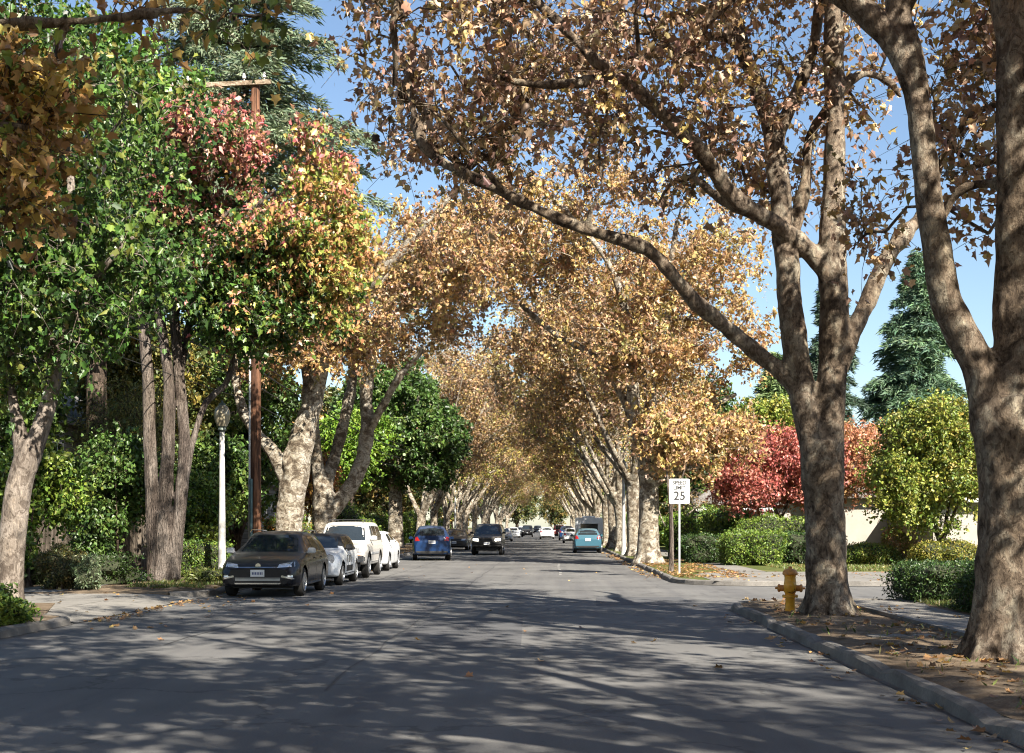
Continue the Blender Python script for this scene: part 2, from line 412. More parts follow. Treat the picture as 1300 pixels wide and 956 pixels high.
def ellipsoid_pts(vols, n, rng, hollow=.35, cut=None, sep=0):
    """n clump centres spread through a union of ellipsoids (cx,cy,cz,rx,ry,rz,weight)"""
    out = []; w = np.array([v[6] if len(v) > 6 else v[3] * v[4] * v[5] for v in vols], float); w /= w.sum(); tries = 0
    while len(out) < n and tries < n * 40:
        tries += 1
        v = vols[rng.choice(len(vols), p=w)]
        d = rng.normal(size=3); d /= np.linalg.norm(d); rr = (hollow + (1 - hollow) * rng.random()) ** .6
        p = np.array([v[0] + d[0] * v[3] * rr, v[1] + d[1] * v[4] * rr, v[2] + d[2] * v[5] * rr])
        if noise.noise(Vector(p * .33) + Vector((v[0], 3, 1))) < -.09 and v[3] > 1.05: continue      # gaps in the crown
        if cut is not None and not cut(p): continue
        if sep and out and np.min(np.linalg.norm(np.array(out[-60:]) - p, axis=1)) < sep: continue
        out.append(p)
    return np.array(out)
SYC_UNUSED = [(.36, .20, .08), (.45, .28, .08), (.50, .34, .10), (.27, .14, .06), (.22, .18, .05), (.42, .25, .13)]
def tree(name, loc, limbs, clumps, pal, weights, barkm, rng, seed, label=None, cat='tree', group=None, voxel=.05, rough=.03, flare=None,
         shape=LOBED, size=.16, sj=.3, twigs=5, per_twig=9, tl=.7, sides=5, tintf=None, attach_from=2.0, droop=.5, own=.6, r_tip=.006, max_r=.09, ridges=0, up=.12):
    root = empty(name, loc)
    solid_limbs('trunk', limbs, voxel, rough, root, barkm, seed, flare, ridges)
    parts, lp, cid = grow(limbs, clumps, rng, sides=sides, twigs=twigs, tl=tl, per_twig=per_twig, attach_from=attach_from, r_tip=r_tip, max_r=max_r, up=up)
    link('branches', quads_mesh('branches', parts), barkm, root)
    tc = tints(pal, cid, len(clumps), rng, own=own, weights=weights) if tintf is None else tintf(lp, cid, len(clumps), rng)
    sz = size * np.clip(1 + sj * rng.normal(size=len(lp)), .4, 1.7)
    leaves('crown', lp, sz, tc, shape, rng, None, root, droop)
    tag(root, label, cat, group)
    return root

#--PARTS--
# ------------------------------------------------------------------ setting
def sheet(name, poly, z, mat, thick=0, kind='structure'):
    m = MB()
    if thick: m.prism(poly, z - thick, z)
    else: m.add([(x, y, z) for x, y in poly], [tuple(range(len(poly)))])
    o = m.build(name, mat); o['kind'] = kind; return o
KL, KR = -7.8, 3.4
sheet('ground', [(-900, -300), (900, -300), (900, 1500), (-900, 1500)], -.03, LAWN)
sheet('road', [(KL - .1, -60), (KR + .1, -60), (KR + .1, 700), (KL - .1, 700)], 0, ASPH)
sheet('side_street', [(KR + .104, 24.5), (60, 26.4), (60, 36.4), (KR + .104, 37.6)], -.004, ASPH)
# right verge near: kerb path with a tight return into the side street
def arc(cx, cy, r, a0, a1, n=10):
    return [(cx + r * math.cos(R(a0 + (a1 - a0) * i / n)), cy + r * math.sin(R(a0 + (a1 - a0) * i / n))) for i in range(n + 1)]
near_ret = arc(KR + 1.9, 25.2, 1.9, 180, 90)                     # ends (5.3, 27.1)
far_ret = arc(KR + 2.6, 38.2, 2.6, 270, 180)                      # (6.0,35.6)->(3.4,38.2)
right_near = [(KR, -60), (KR, 10), (KR, 20)] + near_ret + [(60, 27.1)]
right_far = [(60, 35.6)] + far_ret + [(KR, 60), (KR, 120), (KR, 700)]
left_near = [(KL, -60), (KL, 10), (KL, 21.6)] + arc(KL - .9, 21.6, .9, 0, 70, 6)
left_far = arc(KL - 1.0, 30.6, 1.0, -70, 0, 6) + [(KL, 60), (KL, 120), (KL, 700)]
def offset(path, d):
    out = []
    for i, p in enumerate(path):
        a = path[max(0, i - 1)]; b = path[min(len(path) - 1, i + 1)]
        t = Vector((b[0] - a[0], b[1] - a[1])).normalized(); n = Vector((t.y, -t.x))
        out.append((p[0] + n.x * d, p[1] + n.y * d))
    return out
def resample(path, s):
    out = [path[0]]
    for a, b in zip(path, path[1:]):
        l = math.dist(a, b); k = max(1, int(l / s)) if l < 200 else max(1, int(l / 20))
        out += [(a[0] + (b[0] - a[0]) * i / k, a[1] + (b[1] - a[1]) * i / k) for i in range(1, k + 1)]
    return out
def kerb(name, path, side, h=.14, w=.16):
    path = resample(path, .5); rn = random.Random(len(path))
    wob = lambda p, k: (noise.noise(Vector((p[0] * .8, p[1] * .8, k))) * .05, noise.noise(Vector((p[0] * 1.3, p[1] * 1.3, k + 5))) * .03 - (.05 if int(p[1] * 2) % 7 == 0 else 0))
    inner = offset(path, side * w); gut = offset(path, -side * .03); m = MB(); vs = []
    low = offset(path, side * .02)
    for p, q, g, l2 in zip(path, inner, gut, low):
        wx, wz = wob(p, 1.)
        mx = (l2[0] * .7 + q[0] * .3, l2[1] * .7 + q[1] * .3)
        vs += [(g[0], g[1], .007), (p[0] + wx, p[1], .009), (l2[0] + wx, l2[1], h - .03 + wz), (mx[0], mx[1], h + wz), (q[0] - side * 0, q[1], h + wz * .6), (q[0], q[1], -.02)]
    n = len(path)
    fs = [(i * 6 + j, i * 6 + j + 1, i * 6 + j + 7, i * 6 + j + 6) for i in range(n - 1) for j in range(5)]
    m.add(vs, fs); o = m.build(name, CONC, smooth=False); o['kind'] = 'structure'; return o
kerb('kerb', right_near, 1); kerb('kerb', [(p[0], p[1]) for p in right_far], 1)
kerb('kerb', left_near, -1); kerb('kerb', left_far, -1)
def verge(name, path, close, z, mat, bump=.03):
    """raised verge filled as one slab whose edge is the kerb's inner line"""
    poly = path + close
    m = MB(); m.prism(poly, -.02, z); o = m.build(name, mat); o['kind'] = 'structure'; return o
ZV = .115
verge('planting_strip', offset(right_near, .155), [(60, 20), (60, -60)], ZV, SOIL)
verge('front_yard', offset(right_far, .155), [(300, 700), (300, 35.76)], ZV, LAWN)
verge('planting_strip', offset(left_near, -.155), [(-9.6, 25.9), (-60, 25.9), (-60, -60)], ZV, SOIL)
verge('front_yard', offset(left_far, -.155), [(-300, 700), (-300, 30.0)], ZV, SOIL)
# sidewalks (4 mm above the verge)
WZ = ZV + .006
sheet('sidewalk', [(5.65, -60), (6.95, -60), (6.95, 24.6), (7.4, 26.9), (5.45, 26.9), (5.65, 25)], WZ, WALKC)
sheet('sidewalk', [(4.4, 36.1), (5.5, 35.82), (60, 35.82), (60, 41.8), (5.2, 43.6), (4.4, 41)], WZ, WALKC)
sheet('sidewalk', [(5.6, 43.75), (7.0, 43.3), (7.0, 700), (5.6, 700)], WZ, WALKC)
sheet('sidewalk', [(-12.6, -60), (-11.2, -60), (-11.2, 25.8), (-12.6, 25.8)], WZ, WALKC)
sheet('sidewalk', [(-12.6, 30.1), (-11.2, 30.1), (-11.2, 700), (-12.6, 700)], WZ, WALKC)
# driveway between the two left verges with its apron
m = MB(); ya, yb = 21.0, 31.2
m.add([(KL + .004, 22.0, .012), (KL + .004, 30.2, .012), (-9.0, 30.4, .10), (-9.0, 22.4, .10), (-40, 31.5, .11), (-40, 25.6, .11), (-9.7, 25.75, .10), (-9.7, 30.9, .1)],
      [(0, 1, 2, 3), (3, 2, 7, 6), (6, 7, 4, 5)])
o = m.build('driveway', WALKC); o['kind'] = 'structure'
# little slab in the right strip
m = MB(); m.prism([(4.2, 17.55), (5.1, 17.7), (5.1, 18.1), (4.2, 17.95)], .08, .15)
tag(m.build('stepping_slab', CONC, bevel=.01), 'small pale concrete slab lying in the bare soil between the two big trunks', 'paving slab')
m = MB(); m.box((5.56, 12.4, .14), (.1, 26, .07)); o = m.build('sidewalk_edging', CONC); o['kind'] = 'structure'
# soil mounds in the near strip
def mounds(name, x0, x1, y0, y1, mat, seed, amp=.05, st=.12):
    nx, ny = int((x1 - x0) / st), int((y1 - y0) / st); vs = []; fs = []
    for j in range(ny + 1):
        for i in range(nx + 1):
            x = x0 + (x1 - x0) * i / nx; y = y0 + (y1 - y0) * j / ny
            e = min(1, min(i, nx - i) / 2) * min(1, min(j, ny - j) / 2)
            z = ZV - .01 + e * (.03 + amp * (noise.noise(Vector((x * 1.2, y * 1.2, seed))) + .6 * noise.noise(Vector((x * 4, y * 4, seed)))))
            vs.append((x, y, z))
    fs = [(j * (nx + 1) + i, j * (nx + 1) + i + 1, (j + 1) * (nx + 1) + i + 1, (j + 1) * (nx + 1) + i) for j in range(ny) for i in range(nx)]
    o = MB().add(vs, fs).build(name, mat, smooth=True); o['kind'] = 'structure'; return o
mounds('soil_bed', KR + .2, 5.45, 8, 25.6, SOIL, 3.)
mounds('soil_bed', -10.9, KL - .2, 12, 21.4, SOIL, 5.)
mounds('soil_bed', -10.9, KL - .2, 31.6, 46, SOIL, 9.)
# patched seam and painted marks on the road
PATCH = concrete('asphalt_patch', (.105, .105, .107), .15)
for i, poly in enumerate([[(-2.2, 17.5), (-.4, 17.6), (-.5, 23.5), (-2.1, 23.2)], [(.9, 27), (3.0, 27.3), (2.9, 30.2), (1.0, 30)], [(-5.2, 33), (-3.9, 33), (-3.9, 39), (-5.1, 39)]]):
    sheet('asphalt_repair', poly, .004, PATCH)
TAR = simple('crack_tar', (.075, .074, .073), .7, 0, .3, 0, .2)
for x0, y0_, y1_, k in ((-2.25, 13, 150, 1.), (-5.2, 18, 70, 3.)):
    pts = [(x0 + .10 * noise.noise(Vector((0, y * .5, k))) + .03 * noise.noise(Vector((0, y * 3, k))), y) for y in np.arange(y0_, y1_, 1.1)]
    wd = [.01 + .012 * abs(noise.noise(Vector((k, y * 1.1, 3)))) for _, y in pts]
    m = MB().add([(x + s * w_, y, .0055) for (x, y), w_ in zip(pts, wd) for s in (-1, 1)], [(2 * i, 2 * i + 1, 2 * i + 3, 2 * i + 2) for i in range(len(pts) - 1)])
    o = m.build('tar_seam', TAR); o['kind'] = 'structure'
LINEM = concrete('worn_paint', (.34, .33, .31), .3)
m = MB()
for i in range(9):
    y = 44 + i * 1.6; x = .25 + .02 * math.sin(i); m.add([(x, y, .006), (x + .09, y, .006), (x + .09, y + .9, .006), (x, y + .9, .006)], [(0, 1, 2, 3)])
o = m.build('worn_centre_line', LINEM); o['kind'] = 'structure'

# ------------------------------------------------------------------ near trees traced limb by limb
def LP(loc, d, pts, dd=None):
    """limb given by outline measurements: (px, py, half width px[, depth offset])"""
    out = []
    for q in pts:
        D = d + (q[3] if len(q) > 3 else 0); x, y, z = P(q[0], q[1], D)
        out.append((x - loc[0], y - loc[1], z - loc[2], q[2] * D / FP))
    return out
def vols(loc, vs): return [(v[0] - loc[0], v[1] - loc[1], v[2] - loc[2]) + tuple(v[3:]) for v in vs]
BROWN = [(.36, .23, .16), (.48, .33, .22), (.26, .16, .12), (.58, .42, .27), (.46, .33, .13), (.22, .17, .08)]
BROWN_W = [3, 3, 2, 1.6, 1.2, .6]
GOLD = [(.39, .235, .12), (.48, .32, .13), (.30, .18, .105), (.56, .41, .16), (.30, .26, .09), (.44, .29, .18)]
GOLD_W = [3, 3, 2.2, 1.5, .8, 1.5]
rng = np.random.default_rng(11)
loc = (4.6, 22.3, .1)
l1 = [(1012, 492, 14.08), (985, 468, 11.88), (940, 430, 10.56), (885, 385, 10.56, -.5), (850, 345, 8.80, -.8), (820, 315, 8.80, -1), (765, 298, 7.92, -1.2), (710, 278, 7.92, -1.4), (660, 255, 7.04, -1.5), (610, 230, 7.04, -1.6), (560, 205, 6.60, -1.6), (535, 180, 7.04, -1.6), (525, 140, 5.28, -1.6), (518, 100, 4.40, -1.6), (500, 50, 2.64, -1.6)]
limbs = [
    [(1052, 815, 36.96), (1052, 790, 31.68), (1050, 740, 27.28), (1047, 650, 25.52), (1045, 600, 27.28), (1042, 560, 26.40)],
    [(1040, 590, 21.12), (1032, 555, 19.36), (1018, 500, 17.60), (1005, 400, 15.84), (995, 300, 14.52), (985, 200, 13.20, .3), (970, 130, 11.44, .5), (940, 60, 9.68, .8), (915, 0, 7.92, 1), (895, -70, 6.16, 1.2)],
    [(1050, 600, 21.12), (1056, 500, 18.48), (1059, 400, 18.48), (1057, 330, 18.48), (1058, 250, 14.08), (1060, 150, 12.76), (1058, 60, 12.32), (1056, -50, 10.56), (1050, -160, 7.92)],
    [(1060, 480, 13.20), (1078, 430, 12.32), (1100, 385, 11.00, .3), (1122, 335, 10.12, .6), (1150, 295, 9.24, .9), (1165, 280, 7.92, 1), (1185, 240, 6.16, 1.2), (1205, 170, 3.52, 1.3)],
    l1,
    [(1055, 345, 15.84), (1025, 318, 12.32), (985, 285, 11.00, -.3), (935, 255, 11.44, -.7), (912, 225, 10.12, -1), (880, 180, 9.68, -1.3), (840, 145, 8.80, -1.6), (800, 105, 8.80, -1.8), (760, 80, 7.48, -2), (720, 40, 7.04, -2.2), (690, 10, 6.16, -2.2), (650, -40, 5.28, -2.2)],
    [(815, 120, 7.04, -1.7), (785, 98, 5.72, -1.8), (740, 104, 5.72, -1.8), (700, 108, 5.28, -1.8), (650, 103, 4.40, -1.8), (610, 90, 2.64, -1.8)],
    [(960, 95, 8.80, .6), (935, 55, 6.16, .6), (900, 46, 6.16, .4), (860, 56, 6.16), (825, 70, 4.40, -.6), (800, 82, 3.52, -.8)],
    [(985, 200, 11.44, .3), (990, 165, 8.80, .3), (1012, 118, 8.36, .3), (1030, 70, 7.92, .3), (1040, 10, 7.04, .3), (1048, -60, 5.28, .3)],
    [(1000, 330, 10.56, .2), (1010, 285, 9.24, .2), (1022, 235, 7.92, .3), (1028, 175, 7.04, .3), (1045, 145, 7.04, .2), (1057, 130, 6.16)],
    [(1058, 120, 7.04), (1080, 102, 5.72), (1100, 93, 5.28), (1130, 105, 4.40), (1145, 125, 2.64)],
    [(935, 262, 7.92, -.7), (905, 245, 6.16, -.2), (880, 225, 5.28, .3), (850, 235, 4.40, .5), (835, 262, 2.64, .6)],
    [(650, 252, 6.16, -1.5), (600, 200, 3.08, -2.2), (560, 150, 2.64, -2.6), (500, 110, 1.94, -3)],
    [(745, 292, 5.28, -1.3), (752, 262, 3.52, -1.5), (765, 235, 2.82, -1.7), (760, 200, 2.20, -1.7)],
]
limbs = [LP(loc, 22.3, q) for q in limbs]
def cutR1(p):
    x, y, z = p[0] + loc[0], p[1] + loc[1], p[2] + loc[2]; px = HX + FP * x / y; py = HY - FP * (z - CH) / y
    if px < 440 + max(0, py) * .25: return False
    if py > 60 and px > 1075: return rng.random() < .5 and py < 330
    if py > 130 and px > 990: return rng.random() < .45 and py < 330
    if py > 90 and px > 900: return rng.random() < .7
    lim = 320 if px > 800 else 300 - (650 - min(px, 650)) * .25
    return py < lim
v = vols(loc, [(.2, 22, 10.6, 5.2, 4.5, 3.9, 9), (5, 22.5, 12.6, 4.5, 4.5, 3.8, 5), (-2, 21, 9.2, 1.8, 3, 2.6, 3), (1.0, 21.5, 8, 3.2, 2.6, 1.6, 2.6), (4.3, 23.3, 7.8, 2.2, 1.5, 1.8, 1.8)])
cl = ellipsoid_pts(v, 330, rng, .1, cutR1)
tree('sycamore_tree', loc, limbs, cl, BROWN, BROWN_W, BARK_SYC, rng, 1, 'large forked sycamore behind the yellow hydrant, long limbs arching left over the road', 'tree',
     voxel=.035, rough=.036, flare=.6, size=.105, twigs=8, per_twig=10, tl=.85, droop=.8, sides=6, r_tip=.0075)
loc = (4.9, 14.9, .1)
limbs = [
    [(1278, 875, 60), (1278, 850, 54), (1282, 800, 50), (1288, 752, 48), (1290, 690, 46), (1289, 600, 46), (1284, 531, 47), (1280, 505, 44)],
    [(1268, 540, 34), (1243, 465, 23), (1203, 385, 20.5), (1190, 320, 18.5), (1178, 250, 18), (1170, 178, 16), (1163, 107, 16.5), (1150, 60, 18), (1139, 0, 14), (1132, -60, 13), (1110, -160, 11)],
    [(1287, 545, 38), (1292, 460, 32), (1293, 380, 30), (1292, 280, 28), (1294, 180, 28), (1292, 80, 28), (1286, 0, 26), (1284, -120, 22)],
    [(1160, 110, 14), (1140, 62, 15), (1112, 30, 14.5), (1077, -2, 13.5), (1040, -30, 12), (960, -70, 10, .5), (860, -90, 8, 1)],
    [(1290, 240, 12), (1258, 232, 8, .2), (1225, 238, 6.5, .3), (1208, 255, 5, .4), (1196, 285, 3, .4)],
    [(1145, 20, 11), (1180, -40, 10), (1240, -90, 8, 1)],
]
limbs = [LP(loc, 14.9, q) for q in limbs]
v = vols(loc, [(4.9, 14, 11.8, 5.8, 5.6, 3.4, 9), (5.75, 17.2, 6.9, .9, 1.3, 1.9, 1.2), (6.2, 16.5, 5.6, .5, 1, .8, .2), (4.75, 19.5, 6.2, .5, .8, 1.0, .22), (6.0, 17.5, 8.4, 1.1, 1.3, 1.2, 1.6), (.5, 15, 10.6, 4, 4, 2.2, 1.6)])
cl = ellipsoid_pts(v, 330, rng, .15)
tree('sycamore_tree', loc, limbs, cl, BROWN, BROWN_W, BARK_SYC, rng, 2, 'massive two-stemmed sycamore trunk at the right edge beside the near sidewalk', 'tree',
     voxel=.03, rough=.034, flare=.55, size=.10, twigs=5, per_twig=9, tl=.75, droop=.8, sides=6)
# near tree on the left verge: its trunk is out of frame, a limb and leaves hang in at the top left corner
loc = (-9.7, 8.0, .1)
limbs = [[(0, 0, -.2, .42), (0, 0, .6, .34), (.1, .1, 2, .3), (.2, .2, 3.2, .3)], [(.2, .2, 3, .2), (1.4, 1.5, 4.6, .13), (3, 3, 5.7, .085), (4.9, 4.05, 6.02, .055), (6.4, 4.3, 6.25, .03)],
         [(.2, .2, 3, .24), (-.3, -.2, 6, .2), (.2, -.6, 9, .14), (.5, -.5, 12, .08)], [(.2, .2, 4.5, .16), (1.5, -.8, 7, .13), (3.2, -1.5, 9.5, .08)]]
v = vols(loc, [(-4.8, 12.2, 5.5, .36, .8, .7, .42), (-4.85, 12, 4.75, .26, .7, .6, .26), (-3.2, 12.6, 6.45, 1.0, .7, .18, .12), (-9, 7, 11, 6, 6, 3.6, 6), (-5.5, 10, 8.9, 3, 3, 1.2, 1.0)])
cl = ellipsoid_pts(v, 300, rng, .1)
tree('sycamore_tree', loc, limbs, cl, [(.46, .28, .11), (.56, .38, .11), (.32, .18, .08), (.18, .24, .05), (.62, .48, .14)], [3, 2, 2, 1.5, 1], BARK_SYC, rng, 3,
     'near sycamore whose limb and big brown leaves hang into the top left corner', 'tree', voxel=.045, rough=.03, flare=.6, size=.09, twigs=6, per_twig=10, tl=.6, droop=1.0)

GREEN = [(.05, .11, .02), (.08, .15, .028), (.03, .07, .015), (.13, .19, .035), (.20, .21, .045)]
# tree A: curved smooth trunk at the left edge with a green crown
loc = (-10.1, 25.0, .1)
limbs = [LP(loc, 25, q) for q in [
    [(10, 790, 23), (11, 768, 19), (14, 700, 17), (24, 620, 16), (33, 585, 16), (40, 560, 13)],
    [(31, 595, 12), (25, 550, 9.5), (18, 515, 6.5), (12, 470, 5, .3), (20, 400, 4, .4), (5, 300, 3, .5)],
    [(33, 595, 14), (50, 548, 12), (64, 505, 9.5), (70, 460, 9), (62, 400, 8), (75, 330, 7), (90, 240, 5), (80, 150, 4)],
    [(72, 450, 7), (105, 380, 5, -.6), (140, 330, 4, -1), (170, 300, 3, -1)], [(62, 400, 6), (30, 330, 5, .8), (0, 250, 4, 1)]]]
v = vols(loc, [(-9.2, 25, 8.2, 3.0, 3.2, 3.0, 6), (-8.6, 24.5, 5.9, 1.8, 2.2, 1.4, 1.6), (-9.6, 26, 10, 2.6, 2.6, 2, 2), (-10.3, 25, 4.9, 1.5, 1.8, .9, .7)])
cl = ellipsoid_pts(v, 360, rng, .25)
tree('sweetgum_tree', loc, limbs, cl, GREEN, [3, 3, 2, 2, .7], BARK_SMOOTH, rng, 4, 'green leafed tree with smooth leaning grey trunk at the left edge', 'tree',
     voxel=.03, rough=.012, flare=.4, size=.11, twigs=5, per_twig=13, tl=.6, droop=.9, own=.5)
# tree B: three-stemmed dark trunk, crown red on top, yellow on the road side, green below
loc = (-10.3, 35.3, .1)
limbs = [LP(loc, 35.3, q) for q in [
    [(205, 760, 17.02), (205, 735, 14.30), (206, 700, 13.28), (207, 650, 12.25)],
    [(196, 735, 9.53), (194, 650, 8.85), (190, 560, 8.17), (188, 480, 7.49), (182, 415, 6.81), (184, 360, 4.77, .4), (170, 300, 3.40, .6), (165, 220, 2.72, .8)],
    [(206, 740, 10.21), (209, 640, 8.85), (214, 560, 8.17, -.2), (214, 480, 6.81, -.2), (204, 410, 6.13, -.2), (202, 362, 6.13, -.2), (216, 335, 5.45, -.2), (230, 305, 5.45, -.2), (229, 250, 4.08), (235, 190, 3.40), (240, 130, 2.04)],
    [(218, 735, 9.53), (229, 640, 8.17), (234, 560, 7.49), (228, 480, 6.81, .1), (222, 400, 6.13, .1), (230, 345, 5.45, .2), (233, 290, 4.08, .3), (262, 230, 3.40, .5), (290, 170, 2.72, .6)],
    [(228, 318, 4.08, -.2), (250, 288, 3.40, -.3), (275, 287, 3.06, -.4), (290, 268, 3.06, -.5), (322, 264, 2.72, -.6), (350, 240, 2.04, -.6)],
    [(228, 640, 5.45), (245, 560, 4.08, .3), (262, 510, 4.08, .5), (285, 490, 4.08, .7), (296, 455, 3.40, .8), (300, 410, 2.72, .9), (330, 360, 2.04, 1)],
    [(228, 480, 5.45), (238, 420, 5.45, .8), (262, 360, 4.08, 1), (310, 300, 3.40, 1.3), (360, 250, 2.72, 1.5), (400, 210, 2.04, 1.6)]]]
v = vols(loc, [(-8.4, 34.6, 10.2, 2.3, 2.6, 2.2, 5), (-6.5, 35.3, 9.6, 1.5, 2.3, 2.4, 3), (-8.0, 35.5, 7.6, 2.2, 2.3, 1.3, 2.6), (-5.9, 35.3, 8.3, .9, 1.8, 1.6, 1.2), (-10.4, 35.5, 9.2, 1.6, 2, 2.2, 1.4), (-7.6, 35, 11.2, 2.3, 2, 1.3, 2)])
cl = ellipsoid_pts(v, 640, rng, .3)
def tintB(lp, cid, nc, rg):
    w = lp + np.array(loc); px = HX + FP * w[:, 0] / 35.3; py = HY - FP * (w[:, 2] - CH) / 35.3
    cb = rg.normal(size=nc)[cid]
    t_red = np.clip((238 + (px < 335) * 12 - (px > 335) * (px - 335) * 1.0 - np.clip(235 - px, 0, 99) * 2.2 - py) / 60 + cb * 1.0 + rg.normal(size=len(px)) * 1.0, -3, 3)
    t_yel = np.clip((px - 345) / 45 + (350 - py) / 110 + cb * .9 + rg.normal(size=len(px)) * 1.1, -3, 3)
    k = len(px); red = np.array([(.38, .10, .10), (.46, .20, .17), (.50, .30, .20), (.32, .15, .09)])[rg.integers(0, 4, k)]
    yel = np.array([(.46, .36, .10), (.33, .34, .07), (.50, .28, .11), (.20, .25, .05), (.46, .22, .11)])[rg.integers(0, 5, k)]
    gr = np.array([(.05, .11, .02), (.07, .145, .025), (.035, .075, .018), (.12, .18, .03)])[rg.integers(0, 4, k)]
    c = np.where((t_red > 0)[:, None], red, np.where((t_yel > .6)[:, None], yel, gr))
    return np.clip(c * (1 + .2 * rg.normal(size=(k, 1))), .01, .8)
tree('sweetgum_tree', loc, limbs, cl, None, None, BARK_GREY, rng, 5, 'three-stemmed sweetgum beside the driveway, crown red on top and green below', 'tree',
     voxel=.04, rough=.014, flare=.5, size=.115, twigs=5, per_twig=13, tl=.62, droop=.9, tintf=tintB, ridges=.9)
# L2, L3: pale leaning sycamores
loc = (-9.85, 50, .1)
limbs = [LP(loc, 50, q) for q in [
    [(364, 730, 22), (366, 712, 18), (368, 650, 17), (375, 600, 18), (385, 550, 15), (400, 500, 12), (415, 440, 10, -.5), (440, 405, 9, -1), (470, 362, 7, -1.5), (500, 330, 5.5, -2), (540, 285, 4, -2.5), (580, 240, 3, -3)],
    [(366, 610, 11), (345, 572, 9), (322, 545, 7, .5), (305, 510, 6, .8), (298, 455, 5, 1), (310, 390, 4, 1.2)],
    [(385, 560, 10), (392, 490, 8, 1), (385, 420, 6, 1.4), (400, 350, 5, 1.8), (420, 280, 4, 2)],
    [(440, 405, 7, -1), (455, 375, 6, -.4), (490, 345, 4, .2), (450, 300, 3, .4)]]]
v = vols(loc, [(-7.4, 49.5, 10.4, 2.6, 4, 2.3, 4), (-8.3, 49, 8.2, 1.5, 2, 1.2, 2), (-4.6, 49, 11.2, 2.8, 4, 1.9, 3), (-10.6, 51, 9, 2, 3, 2, 1.2)])
cl = ellipsoid_pts(v, 250, rng, .2)
tree('sycamore_tree', loc, limbs, cl, GOLD, GOLD_W, BARK_PALE, rng, 6, 'pale knotted sycamore trunk directly behind the black wagon, leaning right over the road', 'tree',
     voxel=.05, rough=.05, flare=.5, size=.13, twigs=6, per_twig=12, tl=.85, r_tip=.009)
loc = (-9.9, 58, .1)
limbs = [LP(loc, 58, q) for q in [
    [(411, 722, 19), (411, 700, 15.5), (411, 650, 15), (410, 615, 13)],
    [(408, 625, 10), (400, 570, 8), (396, 510, 6.5), (400, 450, 5), (395, 380, 4)],
    [(412, 620, 9), (425, 580, 7.5, .6), (438, 530, 7, .8), (448, 470, 6, 1), (440, 400, 4, 1), (455, 330, 3, 1)],
    [(414, 655, 12), (438, 628, 10), (456, 595, 9.5), (466, 548, 9), (465, 500, 8), (474, 440, 8), (486, 400, 7.5), (505, 362, 6), (530, 310, 5), (570, 250, 4)],
    [(467, 548, 6), (488, 512, 5, -.5), (506, 480, 4.5, -1), (540, 440, 3, -1.5)],
    [(474, 440, 6), (462, 400, 5, .5), (480, 340, 4, 1), (500, 280, 3, 1.2)]]]
v = vols(loc, [(-6.6, 58, 11, 3.2, 4.5, 2.6, 4), (-8.6, 58, 12.6, 2.5, 4, 1.4, .5), (-3.5, 57, 13, 3.6, 4.5, 2.4, 3.4), (-8.6, 57, 8.6, 1.6, 2, .9, .6)])
cl = ellipsoid_pts(v, 250, rng, .2)
tree('sycamore_tree', loc, limbs, cl, GOLD, GOLD_W, BARK_PALE, rng, 7, 'many-limbed sycamore just behind the white utility vehicle, one limb bowed out to the right', 'tree',
     voxel=.055, rough=.04, flare=.5, size=.135, twigs=6, per_twig=12, tl=.9, r_tip=.009)
# R2: white flared trunk by the speed sign
loc = (3.95, 54, .1)
limbs = [LP(loc, 54, q) for q in [
    [(822, 726, 21), (823, 712, 17), (823, 690, 14), (824, 640, 12.5), (823, 600, 13), (820, 570, 13)],
    [(820, 590, 10), (806, 530, 8), (800, 470, 6.5), (795, 400, 5.5), (770, 330, 4, -.6), (720, 270, 3.5, -1.2), (670, 220, 3, -1.6)],
    [(822, 580, 10), (826, 510, 8), (822, 440, 7), (845, 410, 5, .4), (850, 350, 4), (860, 280, 3)],
    [(812, 560, 7), (790, 500, 6, 1), (750, 450, 5, 2), (700, 420, 4, 3), (660, 385, 3, 3.6)],
    [(824, 600, 8), (855, 560, 6, .5), (900, 520, 4.5, 1), (935, 500, 3, 1.3)], [(824, 620, 5), (860, 600, 4, -.6), (895, 590, 3, -1)]]]
v = vols(loc, [(5.2, 53.5, 4.9, 2.0, 2.2, 1.6, 3), (7.2, 54, 5.2, 1.1, 1.6, 1.3, .8), (3.5, 54, 12.5, 5, 5, 4, 8), (-1, 53, 13.5, 3.4, 4.5, 3, 4), (6.8, 55, 10.5, 2.6, 4, 3.6, 3.5), (3.8, 53, 8.2, 2.6, 2, 1.2, 1)])
cl = ellipsoid_pts(v, 560, rng, .2)
tree('sycamore_tree', loc, limbs, cl, GOLD, [3.5, 3.5, 1.5, 2, .8, 1.8], BARK_PALE, rng, 8, 'sycamore with white flared trunk beside the speed limit sign, low golden boughs to its right', 'tree',
     voxel=.05, rough=.035, flare=.8, size=.13, twigs=5, per_twig=14, tl=.9, r_tip=.009)

